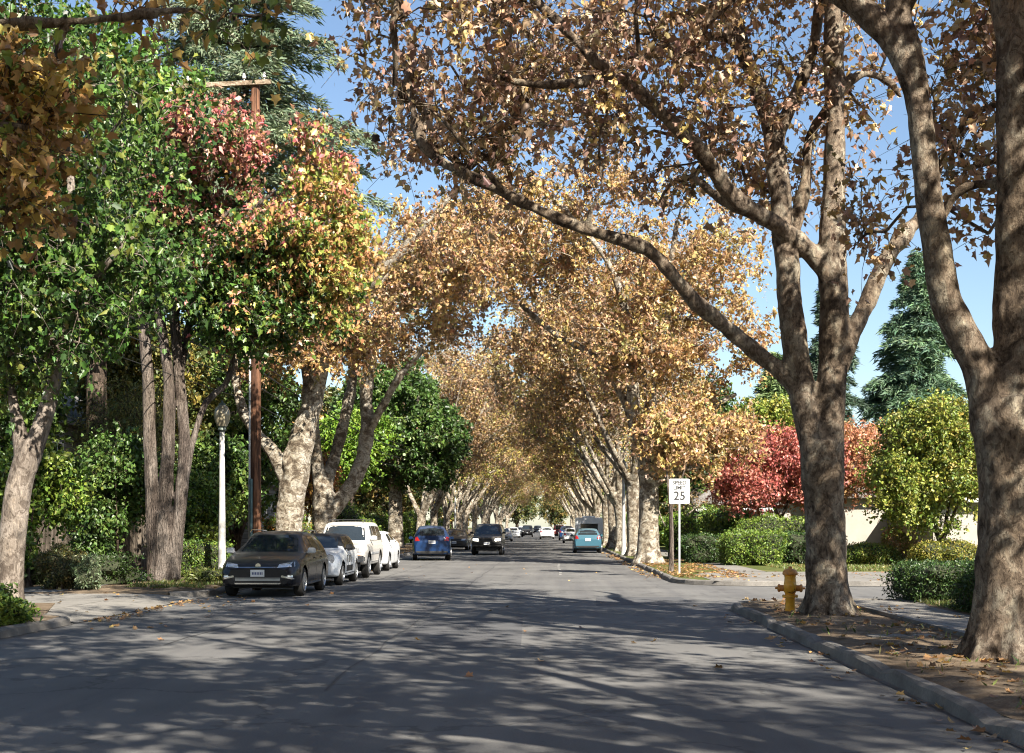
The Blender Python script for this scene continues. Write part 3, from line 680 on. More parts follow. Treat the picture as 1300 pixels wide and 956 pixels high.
# ------------------------------------------------------------------ row sycamores: four built, the rest copied
def row_variant(seed, side):
    rg = np.random.default_rng(seed); s = side; h = 2.4 + rg.random() * 1.2
    lb = [[(0, 0, -.25, .48), (0, 0, .3, .38), (.02 * s, .05, 1.4, .34), (.1 * s, 0, h, .34)]]
    for k in range(4):
        a = [0.1, 1.5, 3.3, 4.9][k] + rg.normal() * .3; o = 1.0 + rg.random() * .8
        ox, oy = math.cos(a) * o, math.sin(a) * o * 1.2
        ox += s * .5
        lb.append([(.05 * s, 0, h - .3, .22), (ox * .8, oy * .6, h + 2, .17), (ox * 1.5, oy * 1.3, h + 4.4, .14), (ox * 2.3 + s * .6, oy * 2.2, h + 7, .10), (ox * 2.8 + s, oy * 2.6, h + 10, .05)])
    lb.append([(.1 * s, 0, h, .17), (1.5 * s, .5, h + 1.9, .14), (3.2 * s, .4, h + 4.1, .11), (5.3 * s, 1, h + 5.9, .07), (7 * s, .8, h + 7, .04)])
    lb.append([(.1 * s, 0, h, .17), (1.3 * s, -1.5, h + 2.1, .13), (2.6 * s, -2.4, h + 4.8, .1), (3.8 * s, -3, h + 8, .05)])
    v = [(1.2 * s, 0, 12.3, 5.8, 5.6, 4.6, 9), (4.8 * s, 0, 10.8, 3.4, 4.6, 3.6, 4), (-1.8 * s, 0, 9.0, 2.8, 4, 2.8, 1.6), (2.5 * s, 0, 7.2, 3, 4, 1.6, 1.2)]
    return lb, ellipsoid_pts(v, 440, rg, .15), rg
right_d = [67, 79, 91, 103, 116, 130, 146, 163, 182, 203, 226, 252, 280]
left_d = [101, 113, 126, 140, 155, 172, 191, 212, 235, 260, 288]
bases = {}
def row_tree(i, side, d, x):
    k = (i % 3, side)
    pal = GOLD if i % 3 == 1 else [(.46, .36, .10), (.56, .45, .13), (.36, .30, .09), (.34, .36, .08), (.50, .36, .16), (.26, .28, .06)] if i % 3 == 2 else [(.36, .225, .12), (.45, .305, .14), (.28, .175, .105), (.44, .31, .20), (.53, .39, .15), (.26, .23, .08)]
    if k not in bases:
        lb, cl, rg = row_variant(31 + i * 5 + (side > 0) * 3, side)
        o = tree('sycamore_tree', (x, d, .1), lb, cl, pal, [3, 3, 2, 1.6, 1.4, .8], BARK_PALE, rg, 20 + i, 'x', own=.8, voxel=.075, rough=.035, flare=.7, size=.135, shape=BROAD, twigs=5, per_twig=12, tl=.95, sides=4, r_tip=.011, max_r=.13)
        bases[k] = o
    else:
        o = copy_tree(bases[k]); o.location = (x, d, .1)
    return o
ordn = ['second', 'third', 'fourth', 'fifth', 'sixth']
lab = {('R', 0): 'sycamore next past the white-trunked one, close behind the right lamp post', ('R', 1): 'sycamore leaning over the parked teal hatchback on the right kerb',
       ('L', 0): 'sycamore on the left verge just beyond the dark evergreen tree'}
for row, ds, side, x0 in (('R', right_d, -1, 4.15), ('L', left_d, 1, -9.9)):
    for i, d in enumerate(ds):
        o = row_tree(i, side, d, x0 + (.0 if i < 1 else rng.normal() * .15))
        if i >= 2:
            o.rotation_euler = (0, 0, rng.normal() * .3); s = 1 + rng.normal() * .06; o.scale = (s, s, s)
        if (row, i) in lab: tag(o, lab[(row, i)], 'tree')
        else: tag(o, 'far sycamore in the %s row where the golden trees close into a tunnel' % ('right' if row == 'R' else 'left'), 'tree')
        o['group'] = 'far sycamores along the %s kerb' % ('right' if row == 'R' else 'left')
# trees behind the viewer: unseen row and garden trees, added and thinned to shade the road in front
for i, (x, y, side) in enumerate([(4.7, 4.5, -1), (5.0, -6, -1), (-9.8, -4, 1), (4.6, -17, -1), (12.5, 9.5, 1), (12.5, -7, 1), (5.2, -28, -1), (-9.9, -17, 1)]):
    if i == 0:
        lb, cl, rg = row_variant(97, -1)
        thin = o = tree('sycamore_tree', (x, y, .1), lb, cl[:410], GOLD, [3, 3, 2, 1.6, 1.4, .8], BARK_PALE, rg, 30, 'x', voxel=.09, rough=.035, flare=.7, size=.17, shape=BROAD, twigs=5, per_twig=7, tl=.95, sides=4)
    else: o = copy_tree(thin)
    o.location = (x, y, .1); o.rotation_euler = (0, 0, [.4, -.5, .2, .9, 2.6, 1.1, 2, .3][i]); s = [1, 1.05, .95, 1, .9, 1, 1.1, 1][i]; o.scale = (s * (-1 if side > 0 else 1), s, s)
    tag(o, 'sycamore outside the picture whose crown throws shade on the near road', 'tree', 'sycamores behind the viewer')
print('trees', time.time() - T0)
# ------------------------------------------------------------------ other trees
def broadleaf(name, loc, h, cr, cz, crz, pal, w, n, label, seed, barkm=None, size=.14, trunk_r=.2, group=None, shape=BROAD, per=11, hollow=.35, extra=None, tl=.6, cat='tree', stems=3, voxel=.06, lean=0):
    rg = np.random.default_rng(seed); fork = max(.6, cz - crz * 1.05)
    lb = [[(0, 0, -.2, trunk_r * 1.25), (0, 0, fork * .5, trunk_r), (lean * .3, 0, fork, trunk_r * .9)]]
    for k in range(stems + 1):
        a = k * 6.28 / (stems + 1) + rg.random(); q = cr * .45
        lb.append([(lean * .3, 0, fork - .1, trunk_r * .6), (math.cos(a) * q * .5 + lean * .5, math.sin(a) * q * .5, (fork + cz) / 2, trunk_r * .45), (math.cos(a) * q + lean, math.sin(a) * q, cz, trunk_r * .3), (math.cos(a) * q * 1.3 + lean, math.sin(a) * q * 1.3, cz + crz * .5, trunk_r * .12)])
    v = [(lean, 0, cz, cr, cr, crz, 5)] + (extra or [(cr * .4, cr * .2, cz + crz * .3, cr * .65, cr * .65, crz * .6, 1.6), (-cr * .45, -cr * .2, cz - crz * .3, cr * .6, cr * .6, crz * .6, 1.6)])
    cl = ellipsoid_pts(v, n, rg, hollow)
    return tree(name, loc, lb, cl, pal, w, barkm or BARK_DARK, rg, seed, label, cat, group, voxel=min(voxel, trunk_r * .3), rough=.02, flare=.4, shape=shape, size=size, per_twig=per, tl=tl, sides=4, attach_from=fork * .8, r_tip=.005, max_r=trunk_r * .35)
G_MID = [(.09, .18, .03), (.12, .22, .04), (.06, .12, .025), (.17, .26, .05)]
G_DARK = [(.035, .07, .018), (.06, .11, .025), (.08, .15, .03), (.13, .19, .04)]
G_YEL = [(.27, .30, .055), (.19, .25, .045), (.34, .34, .07), (.12, .17, .035)]
G_LIME = [(.16, .28, .03), (.12, .22, .03), (.22, .32, .045)]
# left background, back to front
broadleaf('evergreen_tree', (-14.6, 43, .1), 18, 3.4, 12.6, 5.4, G_MID, [2, 2, 2, 1.2], 620, 'tall bright green tree rising behind the sweetgums at the upper left', 41, size=.17, trunk_r=.35)
broadleaf('evergreen_tree', (-20, 47, .1), 14, 4.2, 9.5, 5, G_DARK + [(.15, .2, .04)], [1, 2, 2, 1, .8], 480, 'dark broad tree at the far left above the grey roof', 42, size=.17, trunk_r=.3)
broadleaf('yellowing_tree', (-15.8, 52, .1), 10, 2.6, 6.2, 3.8, [(.20, .19, .05), (.30, .24, .06), (.12, .14, .035), (.08, .11, .03)], [2, 1.4, 2, 2], 380, 'slim yellow-green tree between the two sweetgum trunks', 43, size=.14, trunk_r=.16)
broadleaf('evergreen_tree', (-13.4, 57, .1), 10, 2.8, 5.2, 4.6, G_DARK, None, 460, 'dark green tree behind the wooden utility pole', 44, size=.16, trunk_r=.22)
broadleaf('evergreen_tree', (-10.6, 91, .1), 14, 4.2, 8.2, 4.2, G_DARK + [(.07, .14, .03)], [1.5, 2, 2, 1, 1], 760, 'dense dark evergreen with whitewashed trunk beyond the white utility vehicle', 45, barkm=BARK_PALE, size=.19, trunk_r=.5, hollow=.5, extra=[(2.6, -1, 7, 2.4, 3, 3.0, 2), (-2.2, -1, 9.6, 2.6, 2.6, 2.6, 1.6), (0, 0, 11, 2.6, 2.6, 2, 1)])
broadleaf('maple_tree', (-12.2, 82, .1), 9, 2.3, 6.3, 2.5, G_LIME, None, 330, 'small lime green tree glowing between the leaning sycamore limbs', 46, size=.17, trunk_r=.14)
broadleaf('maple_tree', (-12.2, 66, .1), 7, 1.6, 3.4, 1.8, [(.3, .13, .04), (.36, .22, .05), (.2, .1, .04)], None, 160, 'small rust brown tree low behind the white utility vehicle', 47, size=.13, trunk_r=.09)
broadleaf('evergreen_tree', (-17.5, 40.5, .1), 9, 2.6, 4.6, 4.0, G_DARK, None, 380, 'dark garden tree screening the grey house at the left edge', 53, size=.15, trunk_r=.15)
# right garden
broadleaf('japanese_maple', (9.9, 58, .1), 6, 2.7, 3.9, 2.0, [(.44, .13, .11), (.52, .20, .15), (.34, .10, .09), (.50, .25, .16)], [3, 2.5, 1.5, .7], 400, 'pink-red maple left of the hydrant trunk, spreading over the hedge', 48, size=.10, trunk_r=.14, hollow=.3, per=13, shape=LOBED,
          extra=[(-1.6, -.8, 3.2, 1.5, 1.6, 1.0, 1.2), (1.2, 0, 4.8, 1.9, 1.9, 1.1, 1.5)])
broadleaf('japanese_maple', (12.6, 59.5, .1), 6, 2.7, 4.1, 2.1, [(.46, .21, .12), (.54, .28, .15), (.38, .16, .10), (.42, .26, .13)], None, 380, 'orange-red maple right of the hydrant trunk, in front of the white house', 49, size=.10, trunk_r=.14, hollow=.3, per=13, shape=LOBED)
broadleaf('garden_tree', (14.4, 49.5, .1), 7, 2.6, 3.6, 2.6, G_YEL + [(.30, .25, .06)], [2, 2, 1.4, 1.6, .6], 640, 'rounded yellow-green garden tree in front of the white garage', 50, size=.10, trunk_r=.13, hollow=.3, per=16)
broadleaf('evergreen_tree', (13.6, 84, .1), 12, 2.4, 7.2, 2.6, G_YEL, None, 260, 'light green round tree above the red maple', 51, size=.18, trunk_r=.2)
broadleaf('evergreen_tree', (8.9, 80, .1), 12, 2.6, 6.6, 4, G_DARK, None, 320, 'dark green tree seen through the golden boughs left of the maple', 52, size=.18, trunk_r=.2)

def conifer(name, loc, h, r0, zb, n, pal, label, seed, size=.5, droop=.25, trunk_r=.35, layers=26, sparse=1.0):
    rg = np.random.default_rng(seed); root = empty(name, loc); tag(root, label, 'tree')
    parts = [ring_tube(np.array([(0, 0, z) for z in np.linspace(-.2, h, 12)]) + np.concatenate([np.zeros((1, 3)), rg.normal(size=(11, 3)) * [.04, .04, 0]]), np.linspace(trunk_r, .04, 12), 10)]
    link('trunk', quads_mesh('trunk', parts), BARK_DARK, root)
    bp = []; lp = []; ax = []; cid = []; k = 0
    for i in range(layers * 6):
        t = rg.random() ** .8; z = zb + (h - zb) * t; l = (r0 * (1 - t) ** .8 + .25) * (.6 + .5 * rg.random()); a = rg.random() * 6.283
        m = 7; s = np.linspace(0, 1, m); dirv = np.array([math.cos(a), math.sin(a)])
        path = np.zeros((m, 3)); path[:, 0] = dirv[0] * l * s; path[:, 1] = dirv[1] * l * s; path[:, 2] = z + l * (.25 * s - (droop + .25) * s ** 2)
        bp.append(ring_tube(path, np.linspace(.035 + .01 * l, .008, m), 4))
        c = int(n / (layers * 6) * (l / (r0 * .6)) * sparse) + 4
        ss = .15 + .85 * rg.random(c) ** .8; base = np.stack([np.interp(ss, s, path[:, j]) for j in range(3)], 1)
        side = np.array([-dirv[1], dirv[0], 0]); w = rg.normal(size=(c, 1)) * .28 * l * (1.15 - ss[:, None]) * .8
        q = base + side * w + rg.normal(size=(c, 3)) * np.array([.10, .10, .13]) - np.array([0, 0, 1]) * np.abs(w) * .25
        lp.append(q); d = np.tile(np.array([dirv[0], dirv[1], -.25]), (c, 1)) + side * np.sign(w) * .8; ax.append(d); cid.append(np.full(c, k)); k += 1
    link('branches', quads_mesh('branches', bp), BARK_DARK, root)
    lp = np.concatenate(lp); cid = np.concatenate(cid)
    leaves('crown', lp, size * (.6 + .7 * rg.random(len(lp))), tints(pal, cid, k, rg), NARROW if size > .35 else OVAL, rg, NEEDLE, root, axis=np.concatenate(ax))
    return root
CON = [(.09, .16, .10), (.12, .20, .11), (.15, .23, .12), (.06, .11, .07)]
conifer('redwood_tree', (30.2, 110, .1), 24, 6.8, 2.5, 130000, CON, 'broad blue-green conifer against the sky between the two right trunks', 61, size=.55, layers=64)
conifer('redwood_tree', (22.3, 107, .1), 22.5, 3.6, 4, 34000, [(.06, .10, .06), (.05, .085, .05), (.08, .12, .08)], 'slender conifer mostly hidden behind the hydrant trunk', 62, size=.5, layers=30)
conifer('pine_tree', (17.2, 101, .1), 14.5, 5.4, 3, 60000, [(.10, .15, .05), (.14, .20, .06), (.07, .11, .04)], 'yellow-green conifer left of the hydrant trunk above the maples', 63, size=.5, layers=40)
conifer('cedar_tree', (-14.6, 62, .1), 33, 8.5, 12, 120000, [(.16, .20, .12), (.12, .16, .09), (.20, .24, .14), (.08, .12, .07)], 'tall cedar with flat grey-green boughs behind the utility pole top', 64, size=.36, droop=.12, layers=34, trunk_r=.45)

# green masses further back on both sides and at the end of the street
bg0 = broadleaf('background_tree', (-24, 80, 0), 16, 5.5, 8, 6, [(.06, .09, .025), (.09, .12, .03), (.14, .15, .04), (.22, .17, .05)], None, 420, 'x', 71, size=.3, trunk_r=.4, per=9, tl=1.0)
bg1 = broadleaf('background_tree', (17, 130, 0), 16, 5, 7.5, 5.5, [(.10, .13, .035), (.22, .18, .05), (.30, .2, .06), (.07, .1, .03)], None, 420, 'x', 72, size=.3, trunk_r=.4, per=9, tl=1.0)
spots = [(bg0, -24, 80, 1), (bg1, -18, 108, 1), (bg0, -19, 130, .95), (bg1, -20, 160, 1), (bg0, -20, 195, 1.1), (bg1, -18, 240, 1.1), (bg1, 15.5, 118, .8), (bg0, 14, 150, .9), (bg1, 15, 185, 1), (bg0, 15, 230, 1),
         (bg0, -9, 350, 1.1), (bg1, 1, 372, .9), (bg0, 10, 345, 1.0), (bg1, -22, 330, 1.2), (bg0, 24, 320, 1.2), (bg0, 42, 118, .85), (bg1, 34, 84, .5), (bg0, -30, 58, 1.0), (bg1, -27, 98, 1)]
first = set()
for i, (b, x, y, s) in enumerate(spots):
    o = b if b.name not in first else copy_tree(b)
    first.add(b.name); o.location = (x, y, .05); o.scale = (s,) * 3; o.rotation_euler = (0, 0, i * 1.3)
    if y > 310: tag(o, 'green tree closing the far end of the street', 'tree', 'trees at the end of the street')
    else: tag(o, 'background garden tree filling the gaps behind the %s row' % ('left' if x < 0 else 'right'), 'tree', 'trees behind the %s row' % ('left' if x < 0 else 'right'))

# ------------------------------------------------------------------ hedges and shrubs
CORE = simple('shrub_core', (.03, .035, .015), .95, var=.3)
def shrub(name, loc, dims, pal, n, label, seed, boxy=1.0, size=.07, cat='shrub', rz=0, shape=OVAL, w=None, group=None, lift=0, fuzz=.1, core=True, jag=.16):
    """leafy body: superellipsoid, lumpy, over a twiggy core"""
    rg = np.random.default_rng(seed); root = empty(name, loc, rz)
    dx, dy, dz = dims[0] / 2, dims[1] / 2, dims[2] / 2
    d = rg.normal(size=(n, 3)); d /= np.linalg.norm(d, axis=1, keepdims=True)
    e = 2 + 5 * boxy
    if boxy: k = (np.sum(np.abs(d) ** e, axis=1)) ** (-1 / e)
    else: k = np.ones(n)
    lump = np.array([noise.noise(Vector(q * np.array([dx, dy, dz]) * (1.6 / max(.4, min(dims)) + .8) + seed)) for q in d]) * jag * 2
    q = d * (k * (1 + lump) * (1 - np.abs(rg.normal(size=n)) * fuzz * 1.6 + (rg.random(n) < .05) * rg.random(n) * .22))[:, None] * np.array([dx, dy, dz]); q[:, 2] += dz + lift
    q[:, 2] = np.maximum(q[:, 2], .02)
    cid = (np.floor(q[:, 0] * 2.5).astype(int) * 31 + np.floor(q[:, 1] * 2.5).astype(int) * 17 + np.floor(q[:, 2] * 2.5).astype(int) * 7) % 64
    tc = tints(pal, cid, 64, rg, own=.45, weights=w)
    leaves('foliage', q, size * (.6 + .8 * rg.random(n)), tc, shape, rg, None, root, droop=.1)
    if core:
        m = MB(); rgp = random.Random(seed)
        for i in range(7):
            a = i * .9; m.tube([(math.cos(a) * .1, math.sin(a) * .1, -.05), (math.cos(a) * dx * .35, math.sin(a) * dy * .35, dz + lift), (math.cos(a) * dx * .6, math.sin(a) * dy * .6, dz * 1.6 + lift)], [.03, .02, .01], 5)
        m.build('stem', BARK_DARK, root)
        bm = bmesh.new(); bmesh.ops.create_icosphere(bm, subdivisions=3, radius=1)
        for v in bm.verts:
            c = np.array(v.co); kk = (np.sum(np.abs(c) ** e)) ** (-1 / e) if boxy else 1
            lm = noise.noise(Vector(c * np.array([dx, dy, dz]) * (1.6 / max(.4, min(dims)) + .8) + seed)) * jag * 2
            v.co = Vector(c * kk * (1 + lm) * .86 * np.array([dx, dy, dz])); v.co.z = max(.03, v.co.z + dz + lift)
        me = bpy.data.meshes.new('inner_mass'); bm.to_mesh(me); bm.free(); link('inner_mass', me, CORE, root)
    tag(root, label, cat, group); return root
HG = [(.035, .075, .018), (.05, .10, .022), (.025, .05, .015), (.08, .13, .03)]
LT = [(.17, .25, .035), (.12, .20, .03), (.22, .29, .05), (.09, .15, .03)]
YG = [(.28, .27, .045), (.22, .24, .04), (.34, .28, .06), (.16, .18, .035)]
Z = .1
shrub('hedge', (7.95, 26.9, Z), (1.9, 2.6, .78), HG, 15000, 'low dark clipped hedge beside the near sidewalk at the corner', 101, .9, .055, 'hedge')
shrub('hedge', (7.5, 22.6, Z), (.9, 2.4, .88), HG, 11000, 'rounded dark hedge partly hidden by the massive right trunk', 102, .6, .055, 'hedge', w=[2, 3, 1, 2])
shrub('hedge', (6.4, 54.5, Z), (2.2, 2.4, 1.15), HG, 9000, 'dark green hedge under the porch, left of the bright one', 103, .8, .08, 'hedge')
shrub('hedge', (7.7, 51.2, Z), (2.3, 2.2, 1.3), LT, 13000, 'bright green bushy hedge nearest the speed sign lawn', 104, .5, .085, 'hedge')
shrub('hedge', (9.3, 56.0, Z), (3.2, 2.0, 1.85), LT, 14000, 'taller bright green hedge in front of the pink-red maple', 105, .8, .085, 'hedge')
shrub('hedge', (10.2, 52.5, Z), (2.4, 1.8, 1.25), HG, 9000, 'dark hedge left of the hydrant trunk in the shade of the maple', 106, .8, .08, 'hedge')
shrub('shrub', (11.9, 50.3, Z), (2.0, 1.8, .85), YG + LT, 9000, 'yellow-green mounded shrub just right of the hydrant trunk', 107, .15, .07)
shrub('shrub', (14.3, 48.6, Z), (2.5, 1.9, 1.0), YG, 11000, 'broad golden-green mounded shrub above the low corner hedge', 108, .15, .07)
shrub('shrub', (12.9, 50.4, Z), (1.2, 1.0, 1.5), [(.3, .2, .08), (.25, .22, .05), (.32, .14, .07), (.14, .17, .04)], 3500, 'loose reddish shrub between the two yellow-green mounds', 109, 0, .08, core=False)
shrub('shrub', (5.9, 60.5, Z), (1.5, 1.5, 2.1), G_LIME, 5000, 'pale green rounded shrub behind the speed sign post', 110, .1, .09)
# left side
def vol_shrub(loc, dims, pal, n, label, seed, size=.09, w=None, cat='shrub', name='shrub', group=None, boxy=.1, shape=OVAL, jag=.3): return shrub(name, loc, dims, pal, n, label, seed, boxy, size, cat, 0, shape, w, group, 0, .1, True, jag)
SG = [(.15, .23, .035), (.10, .18, .03), (.05, .10, .02), (.22, .28, .045)]
broadleaf('large_shrub', (-12.9, 33.0, Z), 3.6, 1.25, 1.9, 1.7, SG, [2,2,1.4,1.6], 190, 'tall bright leafy shrub behind the leaning left trunk', 121, size=.10, trunk_r=.06, per=13, tl=.4, hollow=.3, cat='shrub')
broadleaf('large_shrub', (-11.9, 36.8, Z), 4.4, 1.2, 2.2, 2.0, G_DARK + [(.08, .14, .03)], None, 190, 'dark tall shrub between the left trunk and the sweetgum', 122, size=.10, trunk_r=.06, per=13, tl=.4, cat='shrub')
broadleaf('large_shrub', (-13.2, 41, Z), 6, 1.4, 3.3, 3.0, [(.16, .17, .045), (.24, .22, .06), (.09, .12, .035), (.06, .08, .025)], None, 260, 'tall feathery yellow-green shrub left of the three-stemmed sweetgum', 123, size=.11, trunk_r=.07, per=13, tl=.5, shape=NARROW, cat='shrub')
broadleaf('large_shrub', (-11.8, 46, Z), 5, 1.4, 2.5, 2.2, G_DARK, None, 200, 'dark shrub mass just behind the three-stemmed sweetgum', 124, size=.12, trunk_r=.06, per=12, tl=.5, cat='shrub')
broadleaf('large_shrub', (-10.9, 41.2, Z), 3.2, .9, 1.7, 1.4, SG, None, 120, 'mid-height shrub behind the white lamp post', 125, size=.09, trunk_r=.05, per=13, tl=.35, cat='shrub')
shrub('hedge', (-10.0, 38.4, Z), (1.5, 1.2, 1.05), SG, 8000, 'small clipped hedge with bright flat top left of the lamp post', 126, .9, .06, 'hedge')
vol_shrub((-11.6, 31.6, Z), (1.0, .8, 1.0), [(.12, .11, .03), (.16, .13, .05), (.08, .1, .03)], 5000, 'low brownish rounded shrub right of the leaning left trunk', 127, .06)
vol_shrub((-10.9, 31.4, Z), (.6, .6, .75), [(.13, .18, .09), (.18, .22, .12)], 2600, 'small grey-green sprig shrub beside the driveway', 128, .06)
vol_shrub((-12.2, 34.2, Z), (3.4, 1.0, .75), [(.04, .08, .02), (.06, .1, .025), (.03, .05, .015)], 8000, 'long low dark ground shrub behind the driveway', 129, .07, boxy=.4)
vol_shrub((-8.35, 20.2, Z), (.75, .9, .42), SG + LT, 3200, 'bright leafy low shrub in the near left strip by the kerb', 130, .085, jag=.4)
vol_shrub((-9.15, 21.4, Z), (.8, .8, .5), SG, 2600, 'darker low shrub at the foot of the leaning left trunk', 131, .085, jag=.4)
vol_shrub((-8.75, 36.4, Z), (.55, .6, .42), [(.16, .17, .09), (.12, .14, .06)], 2200, 'little dry grey-green shrub at the foot of the lamp post', 132, .05, jag=.4)
vol_shrub((-8.9, 34.6, Z), (.9, 1.6, .35), [(.16, .2, .04), (.22, .23, .06), (.1, .14, .03)], 5000, 'tufty yellow-green shrub on the kerb verge below the sweetgum', 133, .09, shape=NARROW, jag=.5)
vol_shrub((-9.0, 65.5, Z), (1.4, 3.5, .9), LT, 6000, 'bright low shrub on the verge before the blue car', 134, .08)
vol_shrub((-10.8, 55, Z), (1.6, 2, 2.2), LT + [(.4, .2, .05)], 7000, 'bright green shrub between the two leaning sycamore trunks', 135, .09)
vol_shrub((-11.5, 72, Z), (2.4, 4, 2.6), SG, 9000, 'leafy shrub behind the blue parked car', 136, .12)
# hedgerow between trunks along both sides further off
hb = shrub('hedge', (-12.6, 86, Z), (1.6, 9, 2.4), SG, 12000, 'x', 141, .7, .16, 'hedge')
hs = [(-12.6, 86), (-12.8, 96), (-12.6, 108), (-12.9, 120), (-12.6, 134), (-12.7, 150), (8.6, 66), (8.4, 77), (8.6, 90), (8.5, 104), (8.6, 120), (8.4, 138)]
for i, (x, y) in enumerate(hs):
    o = hb if i == 0 else copy_tree(hb); o.location = (x, y, Z); o.rotation_euler = (0, 0, .05 * ((i * 7) % 5 - 2)); o.scale = (1, 1, .8 + .1 * (i % 4))
    tag(o, 'far garden hedge behind the %s row of trunks' % ('left' if x < 0 else 'right'), 'hedge', 'far hedges on the %s side' % ('left' if x < 0 else 'right'))

# ------------------------------------------------------------------ grass and fallen leaves (uncountable)
rg = np.random.default_rng(9)
def blades(name, regions, pal, h, w=None):
    pos = []; 
    for (x0, x1, y0, y1, n, clump) in regions:
        p = np.stack([x0 + (x1 - x0) * rg.random(n), y0 + (y1 - y0) * rg.random(n), np.full(n, ZV)], 1)
        if clump: 
            keep = np.array([noise.noise(Vector((a[0] * 1.3, a[1] * .9, 4))) > clump - .5 for a in p]); p = p[keep]
        pos.append(p)
    pos = np.concatenate(pos); n = len(pos); ax = rg.normal(size=(n, 3)) * .45; ax[:, 2] = 1
    o = leaves(name, pos, h * (.5 + rg.random(n)), tints(pal, rg.integers(0, 50, n), 50, rg), NARROW, rg, None, None, axis=ax)
    o['kind'] = 'stuff'; return o
blades('grass', [(8.0, 30, 44.2, 51, 42000, .3), (7.1, 9, 22, 26, 6000, .2), (-10.2, -8.0, 31.8, 36.5, 9000, .35), (-10.5, -8.0, 44, 70, 9000, .5), (3.7, 5.4, 10, 23, 700, .6)], [(.10, .16, .03), (.16, .19, .05), (.22, .19, .08), (.07, .11, .025)], .09)
def litter(name, regions, size=.085):
    pos = []
    for (x0, x1, y0, y1, n, z, thr) in regions:
        p = np.stack([x0 + (x1 - x0) * rg.random(n), y0 + (y1 - y0) * rg.random(n), np.full(n, z + .012)], 1)
        keep = np.array([noise.noise(Vector((a[0] * 1.1, a[1] * .6, 8))) > thr for a in p]) if n else []
        pos.append(p[keep])
    pos = np.concatenate(pos); n = len(pos); ax = rg.normal(size=(n, 3)); ax[:, 2] *= .12
    T, F = LOBED
    # flat-lying leaves with a little curl
    ax /= np.linalg.norm(ax, axis=1, keepdims=True); z = np.tile([0, 0, 1.0], (n, 1)) + rg.normal(size=(n, 3)) * .3; x = np.cross(ax, z); x /= np.linalg.norm(x, axis=1, keepdims=True); z = np.cross(x, ax)
    s = (size * (.6 + .7 * rg.random(n)))[:, None, None]
    V = pos[:, None] + s * (T[None, :, 0, None] * x[:, None] + T[None, :, 1, None] * ax[:, None] + T[None, :, 2, None] * 1.6 * z[:, None])
    V[:, :, 2] = np.maximum(V[:, :, 2], pos[:, None, 2] - .006)
    off = (np.arange(n) * len(T))[:, None]; loops = np.concatenate([off + np.array(f)[None] for f in F], 1).ravel(); starts = np.arange(n * 2) * len(F[0])
    tc = tints([(.36, .21, .09), (.28, .16, .08), (.44, .29, .11), (.20, .12, .06)], rg.integers(0, 40, n), 40, rg)
    o = link(name, npmesh(name, V.reshape(-1, 3), loops, starts, np.repeat(tc, 2, 0), smooth=False), LEAF); o['kind'] = 'stuff'; return o
litter('fallen_leaves', [(KL + .02, KL + .5, 22, 60, 700, .01, -.1), (KL + .5, -6, 20, 50, 110, 0, -.1), (3.75, 5.6, 9, 26.5, 800, ZV + .03, -.1), (3.6, 6, 38.5, 60, 2600, ZV, -.25), (8, 26, 44.2, 52, 3200, ZV, -.1),
    (KR - .45, KR - .02, 5, 24, 90, .01, -.2), (KR - .5, KR - .02, 39, 80, 420, .01, -.2), (4.5, 14, 36, 43.5, 420, WZ, 0), (-6, 3, 14, 60, 45, 0, -.2), (5.7, 6.9, 10, 27, 60, WZ, -.1), (-12, -8, 31, 50, 700, ZV, -.1), (-11, -8, 13, 21, 200, ZV + .03, -.1), (-18, -8, 23, 30, 90, .11, 0), (-11, -8, 50, 90, 900, ZV, -.1)])
print('greens', time.time() - T0)
# ------------------------------------------------------------------ vehicles
def paint(name, col, metal=.05, rough=.3): return simple(name, col, rough, metal, .3, .22, .05, 3)
def dusty(name, col, dust, amt):
    """car paint with real dust lying on faces that look up"""
    m = paint(name, col); t = m.node_tree; b = [n for n in t.nodes if n.type == 'BSDF_PRINCIPLED'][0]
    src = b.inputs['Base Color'].links[0].from_socket
    g = N(t, 'ShaderNodeNewGeometry'); s = N(t, 'ShaderNodeSeparateXYZ'); L(t, g.outputs['Normal'], s.inputs[0])
    n = noise_tex(t, 9, 6, .7, coords(t)); mu = N(t, 'ShaderNodeMath', operation='MULTIPLY'); r = ramp(t, s.outputs['Z'], [(.35, (0, 0, 0)), (.95, (amt,) * 3)])
    r2 = ramp(t, n.outputs['Fac'], [(.3, (.45,) * 3), (.6, (1, 1, 1))]); L(t, r.outputs[0], mu.inputs[0]); L(t, r2.outputs[0], mu.inputs[1])
    L(t, mix(t, src, dust, mu.outputs[0]), b.inputs['Base Color'])
    ad = N(t, 'ShaderNodeMath', operation='MULTIPLY_ADD'); L(t, mu.outputs[0], ad.inputs[0]); ad.inputs[1].default_value = .5; ad.inputs[2].default_value = .25; L(t, ad.outputs[0], b.inputs['Roughness'])
    return m
BLK = dusty('black_paint', (.012, .012, .016), (.15, .15, .14), .3)
WHT = dusty('white_paint', (.74, .75, .75), (.5, .47, .4), .3)
SIL = dusty('champagne_paint', (.60, .57, .52), (.5, .45, .36), .3)
BLU = dusty('blue_paint', (.008, .028, .085), (.3, .28, .25), .2)
TEAL = dusty('teal_paint', (.04, .11, .15), (.3, .3, .28), .2)
GRYP = dusty('charcoal_paint', (.05, .047, .045), (.25, .22, .18), .35)
SLV = dusty('silver_paint', (.42, .43, .44), (.4, .37, .33), .25)
REDP = dusty('dark_red_paint', (.12, .02, .02), (.3, .25, .2), .2)
GLASS = simple('dark_glass', (.02, .026, .03), .06, 0, .8, .6, .2, 2)
RUB = simple('tyre_rubber', (.022, .021, .02), .85, 0, .2, 0, .2, 12, .3)
PLAS = simple('black_trim', (.02, .02, .021), .6, 0, .4, 0, .2)
